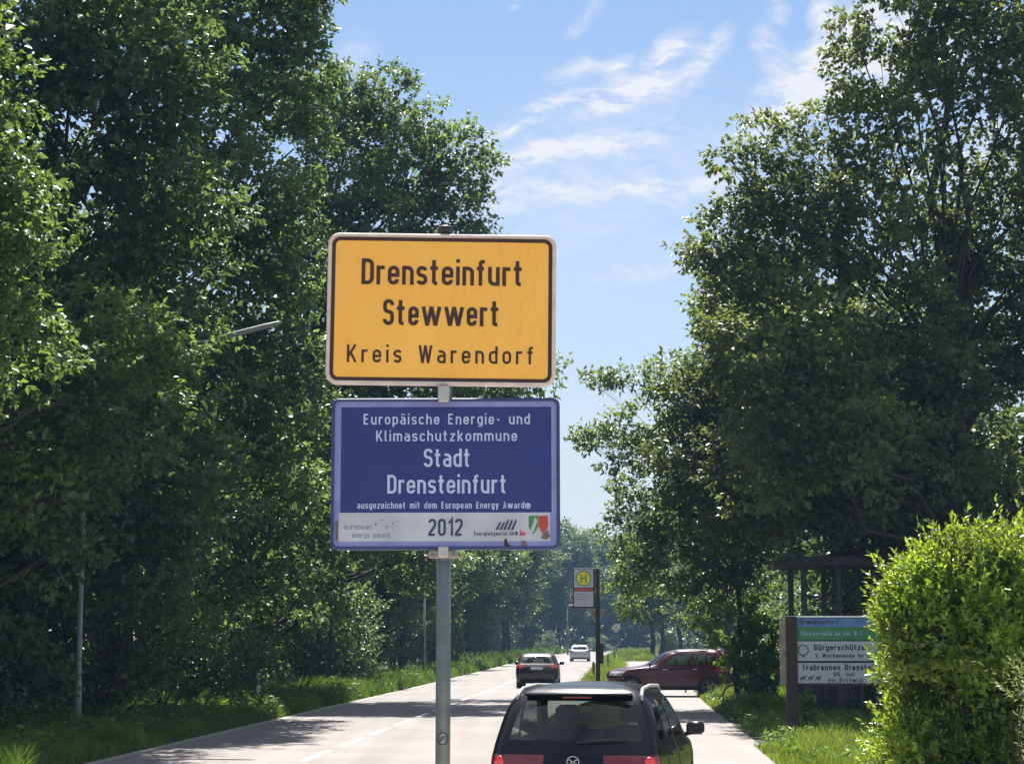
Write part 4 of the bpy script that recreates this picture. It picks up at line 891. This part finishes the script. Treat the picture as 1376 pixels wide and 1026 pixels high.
    # roof cap closes the last ring
    last = [Vr[L-1, j] for j in range(n)]; lastm = [np.array((-p[0], p[1], p[2])) for p in last[::-1]][1:-1]
    body = emit('body', both('body'), paint, root)
    cap = last+lastm; cz_ = np.mean(cap, 0)+np.array([0, 0, .012])
    emit('roof', [[cap[i], cap[(i+1) % len(cap)], cz_] for i in range(len(cap))], paint, root)
    emit('lower_trim', both('lower_trim'), M['trim'], root)
    emit('rear_window', both('rear_window'), sp.get('rglass', M['glass']), root); emit('windscreen', both('windscreen'), M['glass'], root)
    for wi in range(len(sp['sw'])):
        for mr in (0, 1):
            qs = parts.get('side_window%d' % wi, []); 
            if qs: emit('side_window', [mir(q) for q in qs] if mr else qs, sp.get('sglass', M['glass']), root)
    for pn, m in sp['decal_m'].items():
        qs = parts.get(pn, [])
        for mr in (0, 1):
            if qs:
                o = emit(sp['decal_n'][pn], [mir(q) for q in qs] if mr else qs, m, root)
    # floor, wells, cabin
    Lc = rows[:, 2].max(); hwm = rows[:, 3].max()
    MB().box((0, Lc/2, sp['sill']+.12), (hwm*1.86, Lc*.93, .1)).build('floor_pan', M['trim'], root)
    for y0 in wy:
        for sx in (-1, 1): MB().lathe([(.02, -sx*.12), (ar+.0, -sx*.12), (ar+.0, sx*.13)], 24, (sx*(hwm-.15), y0, wr), 'x').build('wheel_well', M['trim'], root)
    for sy in sp['seats']:
        y0, xs, zt_ = sy
        for x in xs:
            b = MB(); b.box((x, y0, .62), (.5, .5, .16), ch=.05); b.box((x, y0-.27, .62+(zt_-.85)/2), (.48, .13, zt_-.75), ch=.05); b.box((x, y0-.29, zt_-.06), (.27, .10, .19), ch=.045); b.tube([(x-.06, y0-.28, zt_-.3), (x-.06, y0-.28, zt_-.1)], .008, 6); b.tube([(x+.06, y0-.28, zt_-.3), (x+.06, y0-.28, zt_-.1)], .008, 6)
            b.build('seat', M['cabin'], root)
    yd = sp['dash']; MB().box((0, yd, .78), (hwm*1.7, .45, .26), ch=.08).build('dashboard', M['trim'], root)
    b = MB(); b.lathe([(.17+.014*math.cos(t), .014*math.sin(t)) for t in np.linspace(0, 6.28, 8)], 20, (0, 0, 0), 'y'); st_ = b.build('steering_wheel', M['trim'], root, True); st_.location = (-.36, yd-.38, .92); st_.rotation_euler = (R(-25), 0, 0)
    MB().box((0, yd-.25, sp['top']-.10), (.22, .03, .07), ch=.01).build('inner_mirror', M['trim'], root)
    # wheels
    for y0 in wy:
        for sx in (-1, 1):
            x = sx*(hwm-.115)
            w_ = MB().lathe([(wr*.62, -.10), (wr*.9, -.105), (wr*.985, -.085), (wr, -.04), (wr, .04), (wr*.985, .085), (wr*.9, .105), (wr*.62, .10)], 32, (0, 0, 0), 'x').build('wheel', M['tyre'], root, True); w_.location = (x, y0, wr)
            b = MB(); b.lathe([(.0, .07), (.05, .075), (.06, .05), (.06, 0)], 16, (0, 0, 0), 'x') if sx > 0 else b.lathe([(.0, -.07), (.05, -.075), (.06, -.05), (.06, 0)], 16, (0, 0, 0), 'x')
            b.lathe([(wr*.63, -.098), (wr*.63, .098)], 32, (0, 0, 0), 'x'); b.lathe([(wr*.6, sx*.095), (wr*.66, sx*.104), (wr*.66, sx*.08)], 32, (0, 0, 0), 'x')
            for k in range(5):
                for d in (-.16, .16):
                    a = 2*math.pi*k/5+d; b.tube([(sx*.055, .04*math.cos(a), .04*math.sin(a)), (sx*.085, wr*.63*math.cos(a-d*.4), wr*.63*math.sin(a-d*.4))], .016, 5)
            b.build('rim', M['rim'], w_, False)
    # mirrors
    for sx in (-1, 1):
        yb = sp['mirror'][0]; zb = sp['mirror'][1]; hx = float(np.interp(zb, zs, hw))
        b = MB().box((sx*(hx+.12), yb, zb+.03), (.20, .10, .15), ch=.035); b.tube([(sx*(hx-.03), yb+.02, zb-.05), (sx*(hx+.08), yb, zb-.02)], .025, 8)
        o = b.build('wing_mirror', sp.get('mirror_m', paint), root, True); MB().box((sx*(hx+.12), yb-.052, zb+.03), (.165, .004, .115)).build('mirror_glass', M['trim'], o)
    for (c, d) in sp['plates']: 
        pl = MB().box(c, d, ch=.004).build('number_plate', M['plate'], root)
    for fs in sp.get('seams', []):      # door gaps
        j = c0s+int(fs*NS); iz = [i for i in range(L) if sp['sill']+.05 < zs[i] < sp['top']-.02 and not dead[i, j]]
        for sx in (-1, 1): MB().tube([(sx*(Vr[i, j, 0]+.0005), Vr[i, j, 1], Vr[i, j, 2]) for i in iz], .006, 5).build('door_gap', M['trim'], root)
    for (yh, zh) in sp.get('handles', []):
        hx = float(np.interp(zh, zs, hw))
        for sx in (-1, 1): MB().box((sx*(hx+.012), yh, zh), (.03, .17, .028), ch=.008).build('door_handle', sp.get('handle_m', M['chrome']), root)
    if sp.get('rails'):
        y0, y1 = sp['rails'][:2]; xr = sp['rails'][2]; zr = sp['rails'][3]
        for sx in (-1, 1): 
            pts = [(sx*(xr+.02), y0-.10, zr-.09), (sx*(xr+.01), y0-.01, zr-.03), (sx*xr, y0+.14, zr+.012), (sx*(xr-.01), (y0+y1)/2, zr+.03), (sx*xr, y1-.14, zr+.012), (sx*(xr+.01), y1, zr-.05)]
            MB().tube(pts, [.012, .02, .02, .02, .02, .012], 8).build('roof_rail', M['alu'], root, True)
    return root, body
# the black people carrier just ahead
maz = dict(rows=[(.20, .16, 4.42, .80, .08, .20), (.34, .03, 4.53, .86, .08, .25), (.60, .0, 4.55, .875, .08, .28), (.78, .03, 4.50, .875, .08, .28), (.90, .06, 4.30, .870, .08, .30), (.97, .09, 3.98, .858, .08, .32), (1.03, .12, 3.60, .845, .08, .22), (1.12, .165, 3.42, .825, .08, .16),
                 (1.30, .27, 3.05, .782, .09, .14), (1.42, .35, 2.80, .735, .10, .12), (1.50, .42, 2.60, .690, .11, .10), (1.55, .47, 2.42, .635, .12, .10), (1.585, .54, 2.26, .555, .12, .10), (1.615, .70, 2.05, .40, .10, .08), (1.63, .95, 1.8, .24, .05, .05)],
           cr=.16, cf=.34, wr=.315, wheels=(.86, 3.60), belt=1.0, top=1.50, rw=(1.06, 1.475), ws=(1.05, 1.50), sw=[(.03, .20, 1.08, 1.44), (.235, .50, 1.06, 1.47), (.535, .93, 1.05, 1.47)],
           decal=[('lampb', 6, 14, .77, .93), ('lampa', 3, 6, .80, .92), ('headl', 58, 64, .62, .80)], decal_m={}, decal_n={'lampb': 'tail_light', 'lampa': 'tail_light', 'headl': 'headlight'},
           sill=.30, paint=M['paint_black'], seats=[(2.35, (-.36, .36), 1.33), (1.42, (-.42, 0, .42), 1.06)], dash=3.1, mirror=(3.02, 1.05), mirror_m=M['paint_black'], plates=[((0, -.01, .55), (.52, .012, .11))], seams=(.215, .515, .95), handles=[(1.25, .90), (2.35, .88)], handle_m=M['paint_black'], rails=(.58, 2.3, .625, 1.562))
maz['decal_m'] = {'lampb': M['lamp_dark'], 'lampa': M['lamp_dark'], 'headl': M['lamp_clear']}
mz, mbody = car('people_carrier', 'black people carrier with roof rails right ahead, turning past the sign pole', (.60, 19.3, 0), R(-10.5), maz)
MB().box((0, .43, 1.525), (1.10, .17, .028), ch=.012).build('spoiler', M['paint_black'], mz)
MB().box((0, .335, 1.497), (.30, .02, .016)).build('brake_light', M['lamp_dark'], mz)
wp = MB(); wp.tube([(.02, .10, 1.06), (.30, .10, 1.085), (.52, .14, 1.10)], .010, 6); wp.build('wiper', M['trim'], mz)
for sx in (-1, 1):      # bright round lenses inside the lamps
    b = MB().lathe([(0, -.012), (.05, -.008), (.058, .01)], 20, (0, 0, 0), 'y').build('lamp_lens', M['lamp_lit'], mz, True); b.location = (sx*.77, .115, .865); b.rotation_euler = (0, 0, R(sx*28))
em = empty('emblem', (0, 0, 0)); em.parent = mz; em.location = (0, .052, .875)
b = MB(); pts = [(.062*math.cos(t), 0, .050*math.sin(t)) for t in np.linspace(0, 2*math.pi, 25)]; b.tube(pts, .0045, 6, False)
b.tube([(-.054, -.002, .018), (-.03, -.004, .016), (0, -.004, -.012), (.03, -.004, .016), (.054, -.002, .018)], .006, 6); b.tube([(-.045, -.002, -.030), (-.02, -.003, -.012), (0, -.004, -.012)], .004, 6); b.tube([(.045, -.002, -.030), (.02, -.003, -.012), (0, -.004, -.012)], .004, 6)
eo = b.build('wing_badge', M['chrome'], mz, True); eo.location = (0, .045, .875); bpy.data.objects.remove(em)

dk = dict(rows=[(.20, .20, 4.0, .80, .1, .2), (.36, .05, 4.12, .875, .1, .25), (.62, .0, 4.15, .89, .1, .28), (.80, .05, 4.08, .885, .1, .28), (.92, .12, 3.7, .87, .1, .3), (.98, .20, 3.25, .85, .1, .22), (1.1, .33, 2.95, .81, .1, .16), (1.28, .50, 2.6, .745, .08, .14), (1.38, .62, 2.35, .69, .08, .1), (1.43, .78, 2.1, .60, .06, .1), (1.455, 1.1, 1.8, .38, .05, .08)],
          cr=.2, cf=.34, wr=.32, wheels=(.80, 3.32), belt=.95, top=1.36, rw=(1.0, 1.33), ws=(1.02, 1.36), sw=[(.06, .28, 1.0, 1.32), (.31, .56, .99, 1.34), (.59, .93, .99, 1.34)],
          decal=[('tl', 6, 14, .84, 1.0), ('hl', 58, 64, .62, .80)], decal_m={'tl': M['lamp_red'], 'hl': M['lamp_clear']}, decal_n={'tl': 'tail_light', 'hl': 'headlight'}, sill=.30, paint=M['paint_maroon'],
          seats=[(2.1, (-.36, .36), 1.2), (1.25, (-.4, .4), 1.1)], dash=2.75, mirror=(2.75, .98), plates=[((0, .04, .82), (.50, .02, .11))], seams=(.3, .57), handles=[(1.2, .88), (2.2, .86)], rails=None)
dkc, _b = car('hatchback', 'dark maroon hatchback driving away on the road, beyond the black car', (1.03, 80.5, 0), R(-3.2), dk)
si = dict(dk); si['paint'] = M['paint_silver']; si['decal_m'] = {'tl': M['lamp_dark'], 'hl': M['lamp_clear']}; si['mirror_m'] = M['paint_silver']; si['rglass'] = M['glass_t']
car('hatchback', 'small silver car farthest away on the road', (ctr(170)+1.75, 170, 0), R(-3.4), si)
rd = dict(rows=[(.24, .22, 4.40, .84, .1, .2), (.40, .05, 4.52, .90, .1, .25), (.70, .0, 4.55, .92, .1, .28), (.86, .03, 4.50, .915, .1, .3), (.98, .06, 4.25, .91, .1, .34), (1.05, .09, 3.6, .89, .1, .3), (1.11, .12, 3.15, .87, .1, .22), (1.22, .18, 3.0, .84, .1, .16), (1.42, .28, 2.72, .77, .08, .14), (1.54, .36, 2.50, .71, .08, .1), (1.63, .42, 2.22, .62, .06, .1), (1.68, .62, 1.9, .42, .05, .08)],
          cr=.22, cf=.38, wr=.35, wheels=(.86, 3.62), belt=1.06, top=1.55, rw=(1.2, 1.5), ws=(1.12, 1.56), sw=[(.13, .22, 1.15, 1.46), (.25, .53, 1.12, 1.52), (.56, .95, 1.11, 1.53)],
          decal=[('tl', 6, 16, .90, 1.05), ('hl', 57, 64, .74, .90)], decal_m={'tl': M['lamp_red'], 'hl': M['lamp_clear']}, decal_n={'tl': 'tail_light', 'hl': 'headlight'}, sill=.36, paint=M['paint_red'],
          seats=[(2.3, (-.36, .36), 1.32), (1.4, (-.4, .4), 1.22)], dash=3.0, mirror=(2.95, 1.12), plates=[((0, .01, .8), (.50, .02, .11)), ((0, 4.55, .5), (.52, .02, .11))], seams=(.235, .545, .93), handles=[(1.35, .98), (2.4, .96)], rails=(.85, 2.1, .62, 1.62), sglass=M['glass_t'], rglass=M['glass_t'])
rc, _b = car('crossover', 'dark red crossover standing across the pavement, seen from its left side', (P(984, 900, 69.5)[0], 69.6, 0), R(86), rd)
MB().box((0, .36, 1.62), (1.15, .36, .03), ch=.01).build('spoiler', M['paint_red'], rc)

# ------------------------------------------------------------------ street furniture
# bus stop mast
by_ = 47.3; k_ = P(803, 800, by_); bs = empty('bus_stop_sign', (k_[0], by_, 0), label='bus stop mast with a yellow and green H sign above a pale panel', cat='bus stop sign')
sb = (P(700, 513, by_)[0]-P(600, 513, by_)[0])/100
def bz(py): return P(803, py, by_)[2]
def bxx(px): return (px-801.5)*sb
MB().box((bxx(801.5), 0, bz(763)/2-.05), (.105, .105, bz(763)+.1), ch=.01).build('mast', M['trim'], bs)
MB().box(((bxx(769)+bxx(798))/2, 0, (bz(763)+bz(816.5))/2), (bxx(798)-bxx(769), .07, bz(763)-bz(816.5)), ch=.008).build('frame', M['trim'], bs)
hx_, hz_ = bxx(783), (bz(764.5)+bz(789))/2
hp = slab('stop_panel', .475, .455, .01, -.042, -.036, M['panel_w'], bs, hx_, hz_, 3)
disc('green_ring', .195, -.0440, M['h_green'], bs, hx_, hz_); disc('yellow_disc', .165, -.0450, M['h_yellow'], bs, hx_, hz_)
text('H', hx_, hz_-.105, .21, .155, .17, -.0465, M['h_green'], bs)
slab('red_band', .475, .05, .004, -.042, -.036, M['red_p'], bs, hx_, (bz(790.3)+bz(792.6))/2-.004, 2)
lp = slab('lower_panel', .475, (bz(794)-bz(814.5)), .01, -.042, -.036, M['panel_w'], bs, hx_, (bz(794)+bz(814.5))/2, 3)
for k, wdt in enumerate((.30, .36, .24)): slab('print_line', wdt, .012, .004, -.0425, -.0422, M['navy_f'], bs, hx_-.03*k, bz(798)-.06*k, 2)
MB().box((bxx(806.3), -.02, (bz(863)+bz(891))/2), (.085, .22, bz(863)-bz(891)), ch=.01).build('timetable_case', M['trim'], bs)
# give-way triangle seen behind the mast
ty = 60.; o = empty('give_way_sign', (P(803.5, 830, ty)[0], ty, 0), label='faded inverted triangle sign half hidden behind the bus stop mast', cat='road sign')
c = [P(788, 817, ty), P(815, 817, ty), P(803, 842, ty)]; c = [np.array((q[0]-o.location.x, 0, q[2])) for q in c]; cc = sum(c)/3
def tri(name, s, y, m, dep=.004):
    V = [((q-cc)*s+cc)+np.array((0, y, 0)) for q in c]; V2 = [v_+np.array((0, dep, 0)) for v_ in V]
    return mesh(name, V+V2, [(0, 2, 1), (3, 4, 5), (0, 1, 4, 3), (1, 2, 5, 4), (2, 0, 3, 5)], m, o)
tri('plate', 1, 0, M['panel_w']); tri('plate_centre', .62, -.002, M['amber'], .001)
MB().tube([(0, .06, 0), (0, .06, c[0][2])], .03, 12).build('post', M['steel2'], o, True)
# priority road sign far off
ty = 185.; q = P(828, 843, ty); o = empty('priority_sign', (q[0], ty, 0), label='small yellow and white diamond priority sign far down the pavement', cat='road sign')
def dia(name, r, y, m):
    V = [(r, y, q[2]), (0, y, q[2]+r), (-r, y, q[2]), (0, y, q[2]-r)]; V2 = [(a, b+.004, c_) for a, b, c_ in V]
    return mesh(name, V+V2, [(0, 1, 2, 3)[::-1], (4, 5, 6, 7), (0, 4, 5, 1), (1, 5, 6, 2), (2, 6, 7, 3), (3, 7, 4, 0)], m, o)
dia('plate', .46, 0, M['white']); dia('yellow_field', .24, -.012, M['prio']); MB().tube([(0, .05, 0), (0, .05, q[2]+.3)], .04, 10).build('post', M['steel2'], o, True)
# lamp posts
def lamp(label, x, y, h, arm, r=.07, group=None):
    o = empty('street_lamp', (x, y, 0), label=label, cat='street lamp', group=group)
    MB().tube([(0, 0, -.1), (0, 0, 1.2), (0, 0, 1.25), (0, 0, h)], [r*1.12, r*1.1, r*.85, r*.55], 16).build('post', M['steel2'], o, True)
    a = arm; MB().tube([(0, 0, h-.3), (a[0]*.12, 0, h+.15), (a[0]*.5, 0, h+a[1]*.4+.18), (a[0], 0, h+a[1])], [r*.5, r*.45, r*.4, r*.35], 10).build('arm', M['steel2'], o, True)
    L = a[2]; ux = 1 if a[0] > 0 else -1
    sl_ = a[3]; V = []
    n = 9; prof = [(0, .02), (.08, .06), (.3, .09), (.75, .085), (.95, .06), (1, .015)]
    b = MB(); rings = []
    for t, w in prof:
        cx_, cz_ = a[0]+ux*(L*t-.05), h+a[1]+sl_*L*t
        rings.append([(cx_-sl_*math.sin(th)*.0, math.cos(th)*w*1.5, cz_+math.sin(th)*w*.62) for th in np.linspace(0, 2*math.pi, n, endpoint=False)])
    V = [p_ for r_ in rings for p_ in r_]; Fc = [(i*n+k, i*n+(k+1) % n, (i+1)*n+(k+1) % n, (i+1)*n+k) for i in range(len(prof)-1) for k in range(n)]+[tuple(range(n))[::-1], tuple((len(prof)-1)*n+k for k in range(n))]
    b.add(V, Fc).build('luminaire', M['steel2'], o, True); return o
q = P(103, 990, 38.3); zt_ = P(283, 458, 38.3)[2]
lx = P(283, 458, 38.3)[0]-q[0]
lamp('grey lamp post in the left grass whose luminaire reaches out of the trees', q[0], 38.3, zt_-.45, (lx, .45, P(382, 430, 38.3)[0]-P(283, 430, 38.3)[0], .26))
q = P(445, 930, 74.)
lamp('slim grey lamp post in the grass left of the steel sign pole', q[0], 74, 6.4, (1.4, .3, .6, .1), r=.085)
q = P(570, 905, 92.)
lamp('far slim lamp post left of the road with its arm curving left', q[0], 92, P(570, 800, 92)[2]+.2, (-2.0, 1.0, .8, .12), r=.075)
q = P(763.5, 865, 230.)
lamp('thin distant lamp post above the small silver car', q[0], 232, P(763, 813, 230)[2]-.2, (.1, .25, .8, .05), r=.085)
# delineator posts
def marker(label, px, Y, h):
    o = empty('marker_post', (P(px, 900, Y)[0], Y, 0), label=label, cat='marker post'); V = []
    for z, w, d in ((0, .06, .05), (h-.03, .055, .045), (h, .055, .02)): V += [(-w, -d, z), (w, -d, z), (w, d, z), (-w, d, z)]
    Fc = [(3, 2, 1, 0), (8, 9, 10, 11)]+[(l*4+i, l*4+(i+1) % 4, (l+1)*4+(i+1) % 4, (l+1)*4+i) for l in range(2) for i in range(4)]
    mesh('post', V, Fc, M['white'], o); MB().box((0, 0, h-.27), (.122, .102, .17)).build('black_band', M['trim'], o); MB().box((0, -.053, h-.27), (.04, .006, .12)).build('reflector', M['plate'], o)
marker('white marker post with black band in the left grass between the lamp posts', 348, 58, 1.05)
marker('white marker post in the left grass close beside the steel sign pole', 561, 97, 1.05)
marker('small distant white marker post left of the maroon hatchback', 634, 128, 1.1)
for i, (px, Y, h, lb) in enumerate(((797.5, 82, 1.05, 'nearest short wooden stake in the grass strip beside the bus stop mast'), (817, 113, 1.1, 'middle wooden stake standing in the bright grass strip'), (825.5, 150, 1.1, 'farthest small wooden stake in the grass strip'))):
    b = MB().box((0, 0, h/2), (.10, .10, h), ch=.01); b.add([(-.05, -.05, h), (.05, -.05, h), (.05, .05, h), (-.05, .05, h), (0, 0, h+.05)], [(0, 1, 4), (1, 2, 4), (2, 3, 4), (3, 0, 4)])
    s_ = b.build('stake', M['red_wood']); s_.location = (P(px, 900, Y)[0], Y, 0); tag(s_, lb, 'wooden stake')
# notice board
ny = 40.6; k1 = P(1065.5, 990, ny); nb = empty('notice_board', (k1[0], ny, 0), label='wooden notice board with a blue and green banner and two white panels', cat='notice board')
sn = (P(700, 513, ny)[0]-P(600, 513, ny)[0])/100
def nz(py): return P(1066, py, ny)[2]
def nx_(px): return (px-1065.5)*sn
ptop = nz(827); pw = 2.65
MB().box((0, 0, ptop/2-.1), (.235, .16, ptop+.2), ch=.012).build('post', M['wood_post'], nb); MB().box((pw, 0, ptop/2-.1), (.235, .16, ptop+.2), ch=.012).build('post', M['wood_post'], nb)
MB().box((nx_(1054.5), -.03, (nz(830)+nz(919))/2), (.135, .06, nz(830)-nz(919)), ch=.008).build('edge_plank', M['grey_wood'], nb)
x0, x1 = nx_(1071.5), pw-.12
def board(name, ya, yb, m, dep=.02, y=-.02):
    return MB().box(((x0+x1)/2, y, (nz(ya)+nz(yb))/2), (x1-x0, dep, nz(ya)-nz(yb)), ch=.003).build(name, m, nb)
b1 = board('banner_panel', 829.5, 859.5, M['grn_p']); MB().box(((x0+x1)/2, -.0325, (nz(830)+nz(842))/2), (x1-x0-.01, .004, nz(830)-nz(842))).build('sky_band', M['sky_p'], b1)
board('top_rail', 827.2, 829.2, M['white'], .05); b2 = board('notice_panel', 861.5, 887.3, M['panel_w']); b3 = board('notice_panel', 890, 917.3, M['panel_w'])
board('cross_rail', 887.6, 889.6, M['trim'], .03); board('cross_rail', 918, 921, M['wood_post'], .06)
def nt_(s, px0_, px1_, base, cap, m, par, st=.2): return text(s, (nx_(px0_)+nx_(px1_))/2, nz(base), cap*sn, (px1_-px0_)*sn, st, -.0345, m, par, gap=.15)
nt_('Drensteinfurt', 1078, 1128, 838, 5.5, M['ink'], b1); nt_('Themenroute an der B 58', 1077, 1163, 853.5, 6.0, M['pale_p'], b1)
nt_('Bürgerschützen', 1095, 1168, 873, 7.5, M['ink'], b2); nt_('3. Wochenende im Juli', 1096, 1176, 883, 5.5, M['ink'], b2)
nt_('Trabrennen Drensteinfurt', 1079, 1196, 900, 8., M['ink'], b3); nt_('05. Juli', 1120, 1148, 908, 5.5, M['ink'], b3); nt_('im Erlfeld', 1113, 1158, 916, 5.5, M['ink'], b3)
disc('wreath', 7.6*sn, -.0345, M['grn_p'], b2, nx_(1081), nz(873), 5.6*sn); MB().box((nx_(1081), -.035, nz(881)), (.05, .002, .05)).build('wreath_bow', M['navy'], b2)
for k in range(3):      # three little trotting horses with riders
    hx, hz = nx_(1080+k*10), nz(910.5); b = MB(); s = .022
    def blob(pts): b.add([(hx+a*s, -.0345-.0001*len(b.f), hz+c_*s) for a, c_ in pts], [tuple(range(len(pts)))[::-1]])
    blob([(-2.2, -.4), (-2.4, .8), (1.2, 1.), (2.2, .4), (1.6, -.6)][::1]); blob([(1.2, .3), (2.1, .3), (3.2, 2.2), (2.4, 2.6)]); blob([(2.4, 2.6), (3.2, 2.7), (4.0, 1.8), (3.5, 1.5)])
    blob([(-2.3, 0), (-1.7, 0), (-2.7, -2.6), (-3.1, -2.4)]); blob([(-1.5, -.2), (-1., -.2), (-1.0, -2.8), (-1.4, -2.8)]); blob([(.9, -.2), (1.5, -.2), (2.3, -2.3), (1.9, -2.6)]); blob([(.2, -.2), (.7, -.2), (.3, -2.7), (-.1, -2.7)]); blob([(-.9, .9), (.2, .9), (.7, 2.6), (0, 3.)])
    b.build('horse_print', M['ink'], b3)
# dark open shelter behind the board
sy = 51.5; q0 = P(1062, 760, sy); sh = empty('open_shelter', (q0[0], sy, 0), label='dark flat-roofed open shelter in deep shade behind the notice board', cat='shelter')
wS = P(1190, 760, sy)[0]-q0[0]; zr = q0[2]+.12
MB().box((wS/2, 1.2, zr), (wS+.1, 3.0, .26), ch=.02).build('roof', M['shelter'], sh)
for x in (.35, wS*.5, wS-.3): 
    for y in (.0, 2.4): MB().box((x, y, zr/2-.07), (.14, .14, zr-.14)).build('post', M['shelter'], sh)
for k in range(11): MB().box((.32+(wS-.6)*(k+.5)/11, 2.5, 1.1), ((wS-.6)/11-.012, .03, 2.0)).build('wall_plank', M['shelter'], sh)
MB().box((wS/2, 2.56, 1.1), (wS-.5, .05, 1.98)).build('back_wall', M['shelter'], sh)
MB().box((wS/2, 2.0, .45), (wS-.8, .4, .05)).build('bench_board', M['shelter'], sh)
# bicycle
bk = empty('bicycle', (P(1025, 930, 58)[0], 57.2, 0), R(62), label='dark bicycle parked in the shade left of the notice board', cat='bicycle')
for yy in (0, 1.05):
    b = MB(); b.tube([(0, .335*math.cos(t), .335*math.sin(t)) for t in np.linspace(0, 2*math.pi, 33)], .02, 8, False); w_ = b.build('wheel', M['tyre'], bk, True); w_.location = (0, yy, .355)
    b = MB(); b.tube([(0, .312*math.cos(t), .312*math.sin(t)) for t in np.linspace(0, 2*math.pi, 33)], .009, 6, False)
    for k in range(14): a = 2*math.pi*k/14; b.tube([(0.02*(-1)**k, 0, 0), (0, .31*math.cos(a), .31*math.sin(a))], .002, 4)
    b.tube([(-.035, 0, 0), (.035, 0, 0)], .02, 8); b.build('rim', M['chrome'], w_)
b = MB(); bb_, hd, st2 = (0, .42, .30), (0, .90, .86), (0, .26, .84)
for a, c_ in ((bb_, hd), (bb_, st2), ((0, .88, .92), (0, .27, .80)), ((0, 0, .355), bb_), ((0, 0, .355), (0, .27, .80)), ((0, .88, .95), (0, 1.05, .355))): b.tube([a, c_], .016, 8)
b.build('frame', M['trim'], bk, True)
MB().tube([(-.28, .74, 1.06), (-.12, .86, 1.04), (0, .88, 1.03), (.12, .86, 1.04), (.28, .74, 1.06)], .013, 8).build('handlebar', M['steel2'], bk, True)
MB().box((0, .22, .95), (.15, .26, .05), ch=.02).build('saddle', M['trim'], bk)
b = MB(); b.tube([(0, .25, .84), (0, .23, .93)], .013, 8); b.build('seat_post', M['steel2'], bk)
b = MB(); b.tube([(-.1, .42, .30), (.1, .42, .30)], .012, 6); b.box((.13, .50, .18), (.09, .09, .02)); b.box((-.13, .34, .42), (.09, .09, .02)); b.tube([(.06, .42, .30), (.08, .50, .18)], .01, 6); b.tube([(-.06, .42, .30), (-.08, .34, .42)], .01, 6); b.build('crank', M['steel2'], bk)

# ------------------------------------------------------------------ air
hb = MB().box((0, 1100, 13), (3020, 2820, 28.4)); hm = bpy.data.materials.new('haze'); hm.use_nodes = True; hm.node_tree.nodes.clear()
ho = N(hm.node_tree, 'ShaderNodeOutputMaterial'); hv = N(hm.node_tree, 'ShaderNodeVolumePrincipled', i_Density=.00031, i_Color=(.36, .62, 1.0, 1)); LK(hm.node_tree, hv, 0, ho, 'Volume')
tag(hb.build('haze', hm), 'thin pale summer haze filling the air over the road', kind='stuff')
